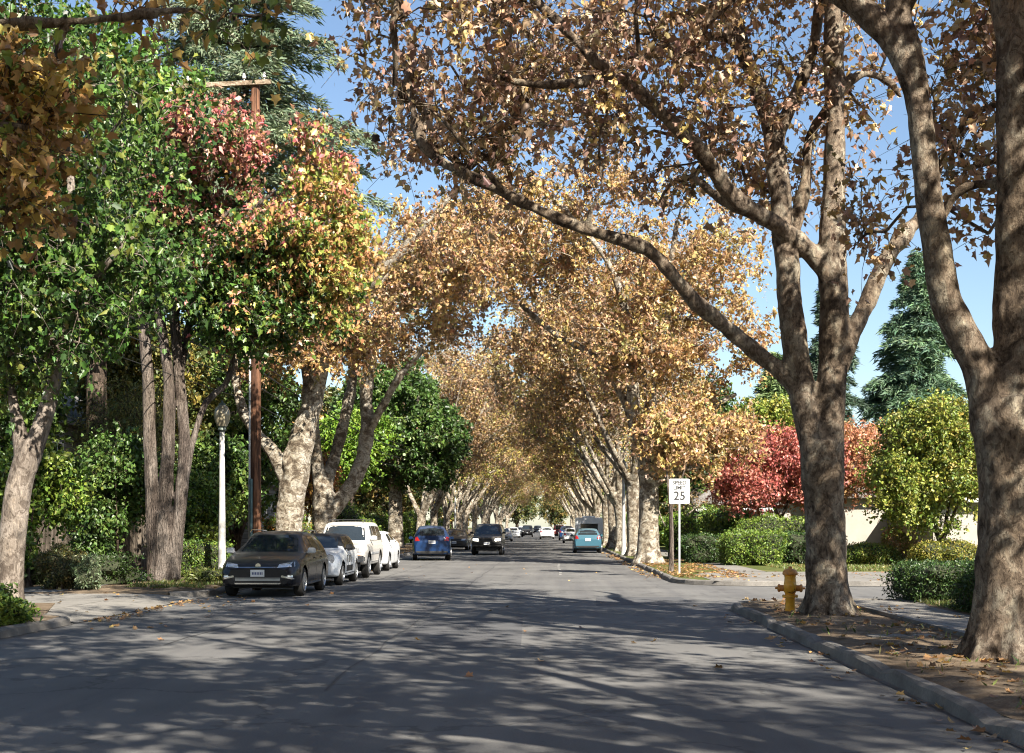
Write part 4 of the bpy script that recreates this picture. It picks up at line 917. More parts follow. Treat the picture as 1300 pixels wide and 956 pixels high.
ALLOY = simple('alloy_metal', (.55, .56, .57), .3, .85, .5, 0, .06)
CHROME = simple('bright_chrome', (.72, .73, .74), .14, 1, .5, 0, .04)
LENS = simple('headlamp_lens', (.78, .80, .82), .16, .5, .7, .8, .35, 25)
LIT = simple('lit_headlamp', (.9, .88, .8), .2, 0, .5, .5, .02, emit=((1, .93, .78), 9))
REDL = simple('tail_lens', (.30, .012, .01), .15, 0, .6, .8, .3, 20)
AMB = simple('amber_lens', (.75, .18, .02), .2, 0, .6, .7, .15, 20)
PLATE = simple('plate_white', (.75, .75, .73), .4, 0, .4, 0, .04)
PINK = simple('plate_print', (.05, .07, .2), .5)

def car(spec, loc, rz, label, cat='car', group=None, name='parked_car'):
    Ln, W, H = spec['L'], spec['W'], spec['H']; paintm = spec['paint']; y0 = -Ln / 2
    top = spec['top']; sh = spec['sh']; bot = spec.get('bot', [(0, .30), (.12, .24), (.8, .2), (Ln - .8, .21), (Ln - .1, .28), (Ln, .34)])
    plan = spec.get('plan', [(0, .72), (.03, .82), (.12, .91), (.4, .985), (1.1, 1), (Ln - 1, 1), (Ln - .35, .975), (Ln - .08, .91), (Ln, .83)])
    ys = np.unique(np.concatenate([np.linspace(0, Ln, int(Ln / .07)), [.015, .03, .05, .09, Ln - .015, Ln - .04, Ln - .08]]))
    def prof(pts, y, sm=.06):
        xs, zs = zip(*pts); o = [y - sm, y, y + sm]; return float(np.mean([np.interp(min(max(q, 0), Ln), xs, zs) for q in o]))
    tw = spec.get('tumble', .24); rows = 12; V = []; rings = []
    for y in ys:
        w = W / 2 * prof(plan, y, .02); zb, zs, zt = prof(bot, y), prof(sh, y), prof(top, y, spec.get('smooth', .05)); zs = min(zs, zt - .015); g = zt - zs; tm = min(1, max(0, g / .48)); tm = tm * tm * (3 - 2 * tm)
        ring = [(0, zb), (.5 * w, zb), (.86 * w, zb + .005)]
        for k in range(rows):
            t = k / (rows - 1); z = zb + .03 + (zs - zb - .03) * t
            xx = w * (.955 + .045 * math.sin(min(1, t * 2.2 + .1) * math.pi / 2) - .05 * max(0, (t - .72) / .28) ** 2)
            if spec.get('crease', 1) and .52 < t < .62: xx += .006
            ring.append((xx, z))
        rw = w * (.925 - tw * tm); ze = zt - .015 - .06 * tm
        xs0 = ring[-1][0]
        for k in range(1, 7):
            t = k / 6; bul = .022 * tm * math.sin(math.pi * t); ring.append((xs0 + (rw - xs0) * t + bul, zs + (ze - zs) * t))
        ring += [(rw * .94, ze + (zt - ze) * .55), (rw * .8, ze + (zt - ze) * .85), (rw * .5, zt + .004), (rw * .2, zt + .01), (0, zt + .012)]
        full = [(x, z) for x, z in ring] + [(-x, z) for x, z in ring[-2:0:-1]]
        rings.append(len(full)); V += [(x, y0 + y, z) for x, z in full]
    n = rings[0]; F = []; wr = spec['wr']; axles = spec['axles']; Ra = wr + spec.get('gap', .06)
    for i in range(len(ys) - 1):
        for j in range(n):
            f = (i * n + j, i * n + (j + 1) % n, (i + 1) * n + (j + 1) % n, (i + 1) * n + j); c = np.mean([V[q] for q in f], axis=0); cut = False
            if abs(c[0]) > .52 * W / 2 * 1.0 and c[2] < wr + Ra:
                for a in axles:
                    if (c[1] - y0 - a) ** 2 + (c[2] - wr) ** 2 < Ra ** 2: cut = True
            if not cut: F.append(f)
    used = {}
    for f in F:
        for a, b in zip(f, f[1:] + f[:1]): used[(min(a, b), max(a, b))] = used.get((min(a, b), max(a, b)), 0) + 1
    edge = {q for e, k in used.items() if k == 1 for q in e}
    V = [list(v) for v in V]
    for q in edge:
        v = V[q]
        if abs(v[0]) < .4 * W / 2: continue
        for a in axles:
            dy, dz = v[1] - y0 - a, v[2] - wr; r = math.hypot(dy, dz)
            if r < Ra * 1.35 and r > .01 and not (dz < -wr * .3 and abs(v[0]) < .9 * W / 2): v[1] = y0 + a + dy / r * Ra; v[2] = wr + dz / r * Ra
    F.append(tuple(range(n - 1, -1, -1))); k = (len(ys) - 1) * n; F.append(tuple(range(k, k + n)))
    me = bpy.data.meshes.new('body'); me.from_pydata([tuple(v) for v in V], [], F); me.materials.append(paintm)
    if spec.get('roofmat'): me.materials.append(spec['roofmat'])
    zcut = {}
    for p in me.polygons:
        p.use_smooth = True
        if spec.get('roofmat'):
            c = p.center; zz = prof(sh, c.y - y0)
            if c.z > zz + .03 and prof(top, c.y - y0) - zz > .14: p.material_index = 1
    me.polygons[-1].use_smooth = False; me.polygons[-2].use_smooth = False
    root = empty(name, loc, rz); tag(root, label, cat, group); body = link('body', me, None, root)
    bvh = BVHTree.FromPolygons([Vector(v) for v in V], F)
    def hit(a, b, ax):
        if ax == 'F': o, d = Vector((a, y0 - 2, b)), Vector((0, 1, 0))
        elif ax == 'B': o, d = Vector((a, y0 + Ln + 2, b)), Vector((0, -1, 0))
        elif ax == 'R': o, d = Vector((3, y0 + a, b)), Vector((-1, 0, 0))
        elif ax == 'L': o, d = Vector((-3, y0 + a, b)), Vector((1, 0, 0))
        else: o, d = Vector((a, y0 + b, 4)), Vector((0, 0, -1))
        h, nn, _, _ = bvh.ray_cast(o, d)
        if h is None: h, nn, _, _ = bvh.find_nearest(o + d * 2.2)
        return h, -d
    def patch(nm, q, ax, mat, off=.006, nx=6, ny=4, par=root, rnd=.0):
        m = MB(); vs = []; q = [Vector(p) for p in q]
        for j in range(ny + 1):
            for i in range(nx + 1):
                u, v = i / nx, j / ny; p = (q[0] * (1 - u) + q[1] * u) * (1 - v) + (q[3] * (1 - u) + q[2] * u) * v
                if rnd:
                    cx, cy = (q[0] + q[1] + q[2] + q[3]) / 4, 0; e = max(abs(2 * u - 1), abs(2 * v - 1)); s = math.hypot(2 * u - 1, 2 * v - 1) or 1
                    p = cx + (p - cx) * (1 - rnd + rnd * e / s)
                h, d = hit(p.x, p.y, ax); vs.append(h + d * off)
        nb = []; idx = lambda i, j: j * (nx + 1) + i
        border = [idx(i, 0) for i in range(nx)] + [idx(nx, j) for j in range(ny)] + [idx(i, ny) for i in range(nx, 0, -1)] + [idx(0, j) for j in range(ny, 0, -1)]
        fs = [(idx(i, j), idx(i + 1, j), idx(i + 1, j + 1), idx(i, j + 1)) for j in range(ny) for i in range(nx)]; k = len(vs)
        d = hit(q[0].x, q[0].y, ax)[1]; vs += [vs[b] - d * (off + .012) for b in border]; nb = len(border)
        fs += [(border[i], border[(i + 1) % nb], k + (i + 1) % nb, k + i) for i in range(nb)]
        m.add(vs, fs); return m.build(nm, mat, par, smooth=False)
    spec['extra'](root, patch, hit, spec, y0)
    # glass
    for q in spec['glassF']: patch('windshield', q, 'F', GLASS, .004, 10, 6)
    for q in spec['glassB']: patch('rear_window', q, 'B', GLASS, .004, 10, 5)
    for q in spec['glassS']:
        for ax in 'LR': patch('side_window', q, ax, GLASS, .004, 8, 4)
    if spec.get('seams'):
        for yv in spec['seams']:
            for ax in 'LR': patch('door_seam', [(yv, .3), (yv + .012, .3), (yv + .012, prof(sh, yv) - .01), (yv, prof(sh, yv) - .01)], ax, PLAS, .0015, 1, 8)
    # wheels
    for a in axles:
        for s in (-1, 1):
            x = s * (W / 2 - .02); m = MB(); tw_ = .2; r = wr; c = (x - s * tw_ / 2, y0 + a, wr)
            m.lathe([(r * .62, -tw_ / 2), (r * .93, -tw_ / 2), (r, -tw_ / 2 + .03), (r, tw_ / 2 - .03), (r * .93, tw_ / 2), (r * .62, tw_ / 2)], c, 28, 'X'); wh = m.build('wheel', RUB, root, smooth=True)
            m = MB(); xo = x + s * .006; m.lathe([(r * .66, -.04), (r * .66, .01), (r * .60, .012), (r * .56, -.02)], (xo - s * .0, y0 + a, wr), 28, 'X'); m.lathe([(.05, -.05), (.05, .006), (.02, .01)], (xo, y0 + a, wr), 12, 'X')
            for k in range(spec.get('spokes', 5)):
                an = k * 6.283 / spec.get('spokes', 5) + .3; m.box((xo - s * .015, y0 + a + math.cos(an) * r * .34, wr + math.sin(an) * r * .34), (.025, r * .58, r * .15), rx=an)
            m.build('rim', ALLOY, wh); m = MB(); m.lathe([(r * .6, -.02), (r * .6, .0)], (x - s * .08, y0 + a, wr), 20, 'X'); m.build('brake_disc', PLAS, wh)
    m = MB(); m.box((0, y0 + Ln / 2, .36), (W - .55, Ln - .5, .26)); m.build('underbody', PLAS, root)
    for a in axles: m = MB(); m.box((0, y0 + a, wr + .06), (W - .5, Ra * 2.2, wr * 1.2)); m.build('wheel_well', PLAS, root)
    # mirrors
    my, mz = spec['mirror']
    for s in (-1, 1):
        h, _ = hit(my, mz - .05, 'R'); x = abs(h.x); m = MB(); m.box((s * (x + .12), y0 + my, mz + .03), (.2, .09, .13), taper=.85); m.box((s * (x + .02), y0 + my + .01, mz - .02), (.12, .05, .04)); m.build('wing_mirror', spec.get('mirrormat', paintm), root, bevel=.02)
    return root
def both(q): return [q, [(-q[1][0], q[1][1]), (-q[0][0], q[0][1]), (-q[3][0], q[3][1]), (-q[2][0], q[2][1])]]
def lights(root, patch, nm, q, ax, mat, off=.008, rnd=0):
    for k in both(q): patch(nm, k, ax, mat, off, 5, 3, rnd=rnd)
def plate(root, y, z, ax=-1, w=.31, h=.155):
    m = MB(); m.box((0, y, z), (w, .012, h)); p = m.build('licence_plate', PLATE, root)
    m = MB(); yy = y + ax * .0075
    for i in range(7): m.box((-.11 + i * .036, yy, z - .005), (.022, .003, .055))
    m.build('plate_print', PINK, p)

def ex_wagon(root, patch, hit, s, y0):
    lights(root, patch, 'headlight', [(.43, .665), (.80, .69), (.78, .80), (.47, .745)], 'F', LENS)
    patch('grille', [(-.43, .665), (.43, .665), (.46, .735), (-.46, .735)], 'F', PLAS, .006, 12, 2); patch('grille_bar', [(-.44, .672), (.44, .672), (.44, .684), (-.44, .684)], 'F', CHROME, .014, 12, 1)
    patch('lower_grille', [(-.52, .36), (.52, .36), (.60, .46), (-.60, .46)], 'F', PLAS, .006, 12, 3)
    patch('bumper_strip', [(-.50, .30), (.50, .30), (.52, .33), (-.52, .33)], 'F', CHROME, .016, 12, 1)
    for q in both([(.52, .455), (.80, .40), (.80, .43), (.54, .50)]): patch('bumper_accent', q, 'F', CHROME, .014, 6, 2)
    lights(root, patch, 'fog_light', [(.64, .44), (.78, .44), (.77, .50), (.66, .50)], 'F', LENS, .01)
    patch('bumper_cladding', [(-.80, .255), (.80, .255), (.80, .29), (-.80, .29)], 'F', PLAS, .01, 12, 1)
    plate(root, y0 - .025, .545)
    for i in range(3): patch('grille_slat', [(-.5, .375 + i * .028), (.5, .375 + i * .028), (.5, .385 + i * .028), (-.5, .385 + i * .028)], 'F', ALLOY, .009, 12, 1)
    h, _ = hit(0, .705, 'F'); m = MB(); m.lathe([(.06, -.012), (.06, .004), (.05, .008)], (0, h.y - .004, .705), 20, 'Y'); m.build('emblem', CHROME, root)
    for sd in (-1, 1):
        m = MB(); m.tube([(sd * .60, y0 + 1.95, 1.45), (sd * .62, y0 + 2.2, 1.51), (sd * .62, y0 + 3.8, 1.49), (sd * .60, y0 + 4.05, 1.42)], .015, 6); m.build('roof_rail', CHROME, root)
        ax = 'R' if sd > 0 else 'L'
        patch('sill_trim', [(1.3, .255), (3.35, .255), (3.35, .30), (1.3, .30)], ax, CHROME, .012, 8, 1); patch('window_trim', [(1.30, .965), (3.9, 1.0), (3.9, 1.015), (1.30, .98)], ax, CHROME, .008, 10, 1)
        for yy in (2.15, 3.05): patch('door_handle', [(yy, .84), (yy + .18, .845), (yy + .18, .87), (yy, .865)], ax, paint_of(s), .03, 2, 1)
def paint_of(s): return s['paint']
WAGON = dict(L=4.58, W=1.80, H=1.5, paint=BLK, wr=.325, axles=(.88, 3.5), mirrormat=SLV, spokes=10, extra=ex_wagon, mirror=(1.45, 1.0), seams=(1.28, 2.32, 3.2),
    top=[(0, .60), (.03, .68), (.10, .755), (.3, .83), (.7, .91), (1.15, .965), (1.25, .985), (1.95, 1.40), (2.3, 1.465), (3.0, 1.475), (3.9, 1.42), (4.2, 1.33), (4.45, 1.02), (4.55, .95), (4.58, .8)],
    sh=[(0, .52), (.1, .66), (.5, .79), (1.2, .89), (2.5, .93), (4, .96), (4.58, .75)],
    glassF=[[(-.66, 1.005), (.66, 1.005), (.54, 1.385), (-.54, 1.385)]], glassB=[[(-.56, 1.05), (.56, 1.05), (.48, 1.33), (-.48, 1.33)]],
    glassS=[[(1.62, .985), (2.30, .99), (2.30, 1.37), (2.05, 1.36)], [(2.37, .99), (3.16, 1.0), (3.16, 1.36), (2.37, 1.37)], [(3.24, 1.0), (3.95, 1.04), (3.85, 1.30), (3.24, 1.36)]])
def place(x, d, L_): return (x, d + L_ / 2, .004)
car(WAGON, place(-6.56, 29.9, 4.58), 0, 'black station wagon parked nearest on the left, white plate and chrome lower bumper', 'car')
def ex_mini(root, patch, hit, s, y0):
    for sd in (-1, 1):
        h, _ = hit(sd * .58, .72, 'F'); m = MB(); m.lathe([(.115, -.03), (.115, .03), (.10, .045)], (sd * .58, h.y - .01, .72), 20, 'Y'); hl = m.build('headlight', LENS, root, smooth=True)
        m = MB(); m.lathe([(.125, -.02), (.125, .025), (.115, .03)], (sd * .58, h.y - .008, .72), 20, 'Y'); m.build('light_ring', CHROME, hl)
        ax = 'R' if sd > 0 else 'L'
        patch('side_stripe', [(1.25, .36), (2.35, .36), (2.35, .52), (1.25, .52)], ax, PLAS, .005, 6, 1); patch('sill_cladding', [(.95, .22), (2.95, .22), (2.95, .31), (.95, .31)], ax, PLAS, .012, 8, 1)
        for k in range(3): patch('door_stripe', [(1.35 + k * .3, .60), (1.5 + k * .3, .60), (1.5 + k * .3, .80), (1.35 + k * .3, .80)], ax, GRYP, .004, 2, 2)
    patch('grille', [(-.38, .50), (.38, .50), (.34, .68), (-.34, .68)], 'F', PLAS, .008, 8, 3); patch('lower_grille', [(-.5, .32), (.5, .32), (.5, .42), (-.5, .42)], 'F', PLAS, .006, 8, 2)
    for k in range(3): patch('bonnet_stripe', [(-.3 + k * .24, .85), (-.22 + k * .24, .85), (-.22 + k * .24, .89), (-.3 + k * .24, .89)], 'F', GRYP, .004, 1, 2)
    lights(root, patch, 'tail_light', [(.55, .70), (.68, .70), (.68, .9), (.55, .9)], 'B', REDL); plate(root, y0 - .02, .46)
MINI = dict(L=3.85, W=1.70, H=1.42, paint=WHT, roofmat=PLAS, wr=.31, axles=(.68, 3.18), mirrormat=PLAS, spokes=6, extra=ex_mini, mirror=(1.32, 1.0), tumble=.2, seams=(1.2, 2.4),
    top=[(0, .62), (.04, .74), (.15, .83), (.5, .90), (1.05, .96), (1.12, .98), (1.6, 1.32), (1.9, 1.385), (3.2, 1.38), (3.5, 1.30), (3.72, .98), (3.82, .9), (3.85, .7)],
    sh=[(0, .55), (.15, .72), (.6, .84), (1.2, .90), (3.4, .93), (3.85, .68)],
    glassF=[[(-.62, 1.0), (.62, 1.0), (.54, 1.31), (-.54, 1.31)]], glassB=[[(-.52, 1.0), (.52, 1.0), (.46, 1.27), (-.46, 1.27)]],
    glassS=[[(1.38, .97), (2.35, .97), (2.35, 1.31), (1.68, 1.31)], [(2.42, .97), (3.4, .99), (3.25, 1.29), (2.42, 1.31)]])
car(MINI, place(-6.48, 35.6, 3.85), 0, 'small white hatchback with black roof and striped side, behind the black wagon', 'car')
def ex_suv(root, patch, hit, s, y0):
    lights(root, patch, 'headlight', [(.45, .80), (.74, .80), (.73, .93), (.46, .93)], 'F', LENS, .012); lights(root, patch, 'indicator_lamp', [(.50, .62), (.72, .62), (.72, .71), (.50, .71)], 'F', AMB, .04)
    patch('grille', [(-.43, .80), (.43, .80), (.43, .93), (-.43, .93)], 'F', PLAS, .008, 8, 2); patch('grille_bar', [(-.42, .855), (.42, .855), (.42, .885), (-.42, .885)], 'F', SIL, .02, 8, 1)
    m = MB(); m.box((0, y0 - .03, .60), (W_(s) - .06, .16, .2)); bp = m.build('bumper', CHROME, root, bevel=.035); m = MB(); m.box((0, y0 - .113, .60), (1.0, .012, .07)); m.build('bumper_pad', PLAS, bp)
    m = MB(); m.box((0, y0 + .08, .44), (1.4, .14, .14)); m.build('skid_plate', PLAS, root); plate(root, y0 - .125, .60)
    for sd in (-1, 1):
        m = MB(); m.tube([(sd * .56, y0 + 1.9, 1.76), (sd * .56, y0 + 2.0, 1.80), (sd * .56, y0 + 3.7, 1.80), (sd * .56, y0 + 3.8, 1.75)], .018, 6); m.build('roof_rail', PLAS, root); ax = 'R' if sd > 0 else 'L'
        patch('sill_cladding', [(1.2, .36), (3.0, .36), (3.0, .50), (1.2, .50)], ax, SLV, .02, 8, 1); patch('side_moulding', [(1.25, .72), (3.0, .72), (3.0, .79), (1.25, .79)], ax, SLV, .018, 8, 1)
    m = MB(); [m.box((0, y0 + yy, 1.805), (1.14, .05, .02)) for yy in (2.3, 3.3)]; m.build('roof_crossbar', PLAS, root)
    lights(root, patch, 'tail_light', [(.62, .85), (.75, .85), (.75, 1.1), (.62, 1.1)], 'B', REDL)
def W_(s): return s['W']
SUV = dict(L=4.54, W=1.76, H=1.76, paint=SIL, wr=.38, axles=(.86, 3.52), gap=.08, mirrormat=WHT, spokes=6, extra=ex_suv, mirror=(1.5, 1.2), tumble=.15, seams=(1.3, 2.3, 3.2), smooth=.03, crease=0,
    bot=[(0, .5), (.2, .42), (.8, .38), (3.8, .38), (4.4, .45), (4.54, .5)], plan=[(0, .86), (.03, .91), (.12, .95), (.4, .99), (1.1, 1), (4.2, 1), (4.45, .97), (4.54, .92)],
    top=[(0, .93), (.04, .985), (.15, 1.02), (.6, 1.06), (1.25, 1.10), (1.32, 1.12), (1.85, 1.64), (2.05, 1.725), (3.9, 1.735), (4.25, 1.70), (4.45, 1.2), (4.52, 1.1), (4.54, .9)],
    sh=[(0, .80), (.2, .95), (.6, 1.0), (1.3, 1.05), (4.2, 1.09), (4.54, .85)],
    glassF=[[(-.68, 1.15), (.68, 1.15), (.58, 1.62), (-.58, 1.62)]], glassB=[[(-.62, 1.2), (.62, 1.2), (.55, 1.6), (-.55, 1.6)]],
    glassS=[[(1.72, 1.14), (2.28, 1.14), (2.28, 1.6), (2.0, 1.6)], [(2.35, 1.14), (3.15, 1.14), (3.15, 1.6), (2.35, 1.6)], [(3.22, 1.14), (4.15, 1.15), (4.05, 1.58), (3.22, 1.6)]])
car(SUV, place(-6.52, 40.7, 4.54), 0, 'white and champagne utility vehicle with roof rack and amber indicators, parked third on the left', 'utility vehicle', name='parked_suv')

def ex_front(lit=False, mat=None):
    def f(root, patch, hit, s, y0):
        k = s.get('zl', .66); w = s['W'] / 2
        lights(root, patch, 'headlight', [(w * .52, k), (w * .86, k + .02), (w * .86, k + .13), (w * .54, k + .12)], 'F', LIT if lit else LENS, .014)
        patch('grille', [(-w * .48, k), (w * .48, k), (w * .5, k + .13), (-w * .5, k + .13)], 'F', PLAS, .008, 8, 2); patch('lower_grille', [(-.45, k - .3), (.45, k - .3), (.45, k - .2), (-.45, k - .2)], 'F', PLAS, .008, 8, 2)
        if s.get('chrome'): m = MB(); m.box((0, y0 - .02, k - .12), (s['W'] - .1, .12, .13)); m.build('bumper', PLAS, root, bevel=.03)
        plate(root, y0 - (.09 if s.get('chrome') else .025), k - .13)
        rear(root, patch, hit, s, y0)
    return f
def rear(root, patch, hit, s, y0):
    k = s.get('zt', .80); w = s['W'] / 2; L_ = s['L']
    lights(root, patch, 'tail_light', [(w * .62, k), (w * .88, k - .02), (w * .86, k + .17), (w * .74, k + .19)], 'B', REDL, .014); patch('rear_bumper', [(-w * .8, .32), (w * .8, .32), (w * .8, .44), (-w * .8, .44)], 'B', PLAS, .02, 8, 2)
    plate(root, y0 + L_ + .02, k - .06, 1)
HATCH = dict(L=4.35, W=1.8, H=1.5, paint=TEAL, wr=.32, axles=(.88, 3.5), spokes=7, extra=ex_front(), mirror=(1.4, 1.0), seams=(1.3, 2.35, 3.2), zt=.86,
    top=[(0, .60), (.05, .72), (.2, .80), (.7, .91), (1.15, .98), (1.9, 1.38), (2.3, 1.46), (3.3, 1.46), (3.8, 1.40), (4.1, 1.2), (4.26, 1.02), (4.33, .92), (4.35, .7)],
    sh=[(0, .52), (.1, .66), (.5, .8), (1.2, .89), (3.2, .95), (4.2, .98), (4.35, .68)],
    glassF=[[(-.66, 1.01), (.66, 1.01), (.55, 1.37), (-.55, 1.37)]], glassB=[[(-.58, 1.08), (.58, 1.08), (.50, 1.38), (-.50, 1.38)]],
    glassS=[[(1.62, .99), (2.30, .99), (2.30, 1.36), (2.0, 1.35)], [(2.37, .99), (3.16, 1.0), (3.16, 1.36), (2.37, 1.37)], [(3.24, 1.02), (3.8, 1.08), (3.7, 1.3), (3.24, 1.35)]])
CROSS = dict(HATCH, H=1.66, paint=BLU, wr=.35, L=4.45, axles=(.9, 3.55), zt=.92,
    top=[(0, .72), (.05, .84), (.2, .92), (.7, 1.0), (1.15, 1.06), (1.85, 1.5), (2.2, 1.62), (3.5, 1.62), (4.05, 1.56), (4.25, 1.3), (4.38, 1.1), (4.44, .95), (4.45, .7)],
    sh=[(0, .6), (.1, .76), (.5, .9), (1.2, .98), (3.2, 1.03), (4.2, 1.06), (4.45, .7)],
    glassF=[[(-.66, 1.1), (.66, 1.1), (.55, 1.5), (-.55, 1.5)]], glassB=[[(-.60, 1.16), (.60, 1.16), (.52, 1.52), (-.52, 1.52)]],
    glassS=[[(1.62, 1.08), (2.30, 1.08), (2.30, 1.5), (2.0, 1.5)], [(2.37, 1.08), (3.16, 1.09), (3.16, 1.5), (2.37, 1.5)], [(3.24, 1.1), (3.95, 1.14), (3.85, 1.46), (3.24, 1.5)]])
TRUCK = dict(SUV, paint=GRYP, mirrormat=PLAS, extra=ex_front(True), zl=.78, chrome=1, zt=.9, W=1.74)
SEDAN = dict(HATCH, L=4.6, H=1.43, paint=WHT, axles=(.9, 3.6), zt=.78,
    top=[(0, .58), (.05, .7), (.2, .78), (.7, .88), (1.15, .95), (1.95, 1.34), (2.4, 1.42), (3.1, 1.40), (3.9, 1.05), (4.1, 1.02), (4.5, 1.0), (4.57, .92), (4.6, .7)],
    sh=[(0, .5), (.1, .64), (.5, .78), (1.2, .87), (3.2, .92), (4.3, .93), (4.6, .68)], glassB=[[(-.56, 1.08), (.56, 1.08), (.5, 1.33), (-.5, 1.33)]],
    glassS=[[(1.62, .96), (2.30, .96), (2.30, 1.32), (2.0, 1.30)], [(2.37, .96), (3.1, .97), (3.0, 1.32), (2.37, 1.33)], [(3.18, .98), (3.6, 1.0), (3.25, 1.22), (3.18, 1.26)]])
def sd(s, **k): return dict(s, **k)
PI = math.pi
car(sd(SEDAN, paint=WHT), place(-6.7, 47.2, 4.6), 0, 'white car mostly hidden behind the utility vehicle with roof rack', 'car')
car(CROSS, (-5.75, 62 + 2.2, .004), PI + .1, 'deep blue crossover parked on the left with its tail towards the viewer', 'car')
car(TRUCK, (-3.55, 73.5 + 2.27, .004), 0, 'dark grey vehicle driving towards the viewer with both headlights lit', 'car', name='moving_car')
car(sd(SEDAN, paint=GRYP, extra=ex_front()), place(-6.4, 88, 4.6), 0, 'dark sedan parked between the blue crossover and the oncoming car', 'car')
car(sd(HATCH, W=1.7), (2.15, 79 + 2.2, .004), PI, 'teal blue hatchback parked at the right kerb with its tail towards the viewer', 'car')
# camper van
m = None
def camper(loc, rz):
    root = empty('camper_van', loc, rz); tag(root, 'tall silver-white camper van parked just beyond the teal hatchback', 'van')
    m = MB(); m.prism([(-1.02, -2.6), (1.02, -2.6), (1.04, -2.4), (1.04, 1.4), (-1.04, 1.4), (-1.04, -2.4)], 1.15, 2.55); m.build('cabin_box', WHT, root, bevel=.06)
    m = MB(); m.box((0, -.55, .8), (1.96, 4.1, .68)); m.build('lower_body', SLV, root, bevel=.05)
    m = MB(); m.prism([(-.9, 1.4), (.9, 1.4), (.85, 2.3), (-.85, 2.3)], .45, 1.25); m.build('bonnet', WHT, root, bevel=.08)
    m = MB(); m.box((0, -2.612, 1.75), (1.3, .02, .6)); f = m.build('rear_window', GLASS, root); m = MB(); [m.box((0, -2.63, 1.75 + dz), (1.4, .03, .04)) for dz in (-.32, .32)]; m.build('frame', SLV, f)
    m = MB(); m.box((0, -2.66, .52), (1.9, .14, .16)); m.build('bumper', PLAS, root, bevel=.02)
    for s in (-1, 1):
        m = MB(); m.box((s * .9, -2.61, .95), (.12, .03, .3)); m.build('tail_light', REDL, root); m = MB(); m.box((s * 1.05, .3, 1.8), (.02, 1.4, .5)); m.build('side_window', GLASS, root)
        for y in (-1.7, 1.7):
            m = MB(); m.lathe([(.2, -.11), (.34, -.11), (.36, -.08), (.36, .08), (.34, .11), (.2, .11)], (s * .86, y, .36), 20, 'X'); w = m.build('wheel', RUB, root, smooth=True); m = MB(); m.lathe([(.2, -.1), (.2, .115), (.1, .12)], (s * .86, y, .36), 14, 'X'); m.build('rim', ALLOY, w)
    m = MB(); m.box((0, -1.0, 2.62), (1.0, .8, .12)); m.build('roof_unit', WHT, root, bevel=.03); return root
cv = camper((2.5, 88 + 2.7, .004), 0); cv.scale = (.87, .9, .85)
# distant traffic: copies of the same kinds of car in other paint
far = {}
def far_car(spec, pm, loc, rz, label, grp=None):
    key = (id(spec['top']), pm.name)
    o = car(sd(spec, paint=pm, extra=ex_front()), loc, rz, label, 'car'); return o
far_car(SEDAN, WHT, (1.95, 127, .004), PI, 'white sedan parked on the right beyond the teal hatchback')
far_car(CROSS, BLU, (1.7, 150, .004), PI, 'blue car parked on the right, just past the far white sedan')
far_car(HATCH, WHT, (-.55, 165, .004), PI, 'small white car driving away in the middle of the street, red lamps')
far_car(TRUCK, BLK, (-5.1, 121, .004), 0, 'black vehicle parked on the left just past the oncoming car')
far_car(SEDAN, SLV, (-5.0, 142, .004), 0, 'silver-grey sedan far down the left side')
far_car(SUV, REDP, (1.1, 190, .004), PI, 'dark red car far off behind the small white one')
for i, (sp, pm, x, y, r) in enumerate([(TRUCK, BLK, -3.6, 200, 0), (SEDAN, WHT, -5.2, 185, 0), (HATCH, SLV, -5.2, 215, 0), (SEDAN, SLV, 1.9, 215, PI), (HATCH, BLU, 1.9, 240, PI), (CROSS, WHT, -5.4, 250, 0), (SEDAN, WHT, -1.5, 270, PI), (SUV, WHT, 2.0, 270, PI), (SUV, BLK, -3.0, 290, 0)]):
    o = far_car(sp, pm, (x, y, .004), r, 'tiny far car near the vanishing point of the street'); o['group'] = 'tiny far cars near the vanishing point'
print('cars', time.time() - T0)
# ------------------------------------------------------------------ street furniture
HYD = simple('hydrant_paint', (.90, .43, .03), .42, 0, .5, .25, .14, 14, .15, 30)
HYDC = simple('hydrant_cap_paint', (.66, .28, .06), .5, 0, .4, .1, .25, 14, .15, 30)
def hydrant(loc, rz):
    r = empty('fire_hydrant', loc, rz); tag(r, 'yellow fire hydrant on bare soil in front of the large forked sycamore', 'fire hydrant')
    m = MB(); m.lathe([(.14, 0), (.14, .035), (.085, .045), (.08, .25), (.085, .26), (.135, .265), (.135, .285), (.135, .30), (.085, .305), (.088, .33), (.11, .37), (.115, .44), (.105, .50), (.095, .60), (.10, .635), (.12, .65)], n=28); m.build('barrel', HYD, r, smooth=True)
    m = MB(); m.lathe([(.128, .652), (.132, .67), (.125, .70), (.10, .735), (.05, .755)], n=28); m.lathe([(.035, .755), (.035, .79), (.02, .795)], n=5); m.build('bonnet', HYDC, r, smooth=True)
    for a, z, rr, l in ((0, .42, .055, .17), (PI, .42, .055, .17), (-PI / 2, .46, .075, .17)):
        m = MB(); m.lathe([(rr, .05), (rr, l), (rr * 1.25, l + .002), (rr * 1.25, l + .03), (rr * .8, l + .045), (rr * .35, l + .046), (rr * .35, l + .08), (rr * .2, l + .085)], (0, 0, 0), 18, 'X'); o = m.build('outlet_cap', HYDC if rr < .07 else HYD, r, smooth=True); o.rotation_euler = (0, 0, a); o.location = (0, 0, z)
    m = MB()
    for k in range(8): a = k * PI / 4; m.lathe([(.012, .255), (.012, .312)], (.115 * math.cos(a), .115 * math.sin(a), 0), 6)
    m.build('bolt', HYDC, r)
    m = MB(); m.tube([(.07, -.13, .44), (.10, -.16, .38), (.05, -.17, .34), (-.02, -.17, .36), (-.05, -.15, .42)], .006, 6); m.build('chain', PLAS, r)
hydrant((4.10, 23.0, ZV), -.25)
GALV = simple('galvanised_steel', (.45, .46, .47), .45, .6, .5, 0, .12, 8)
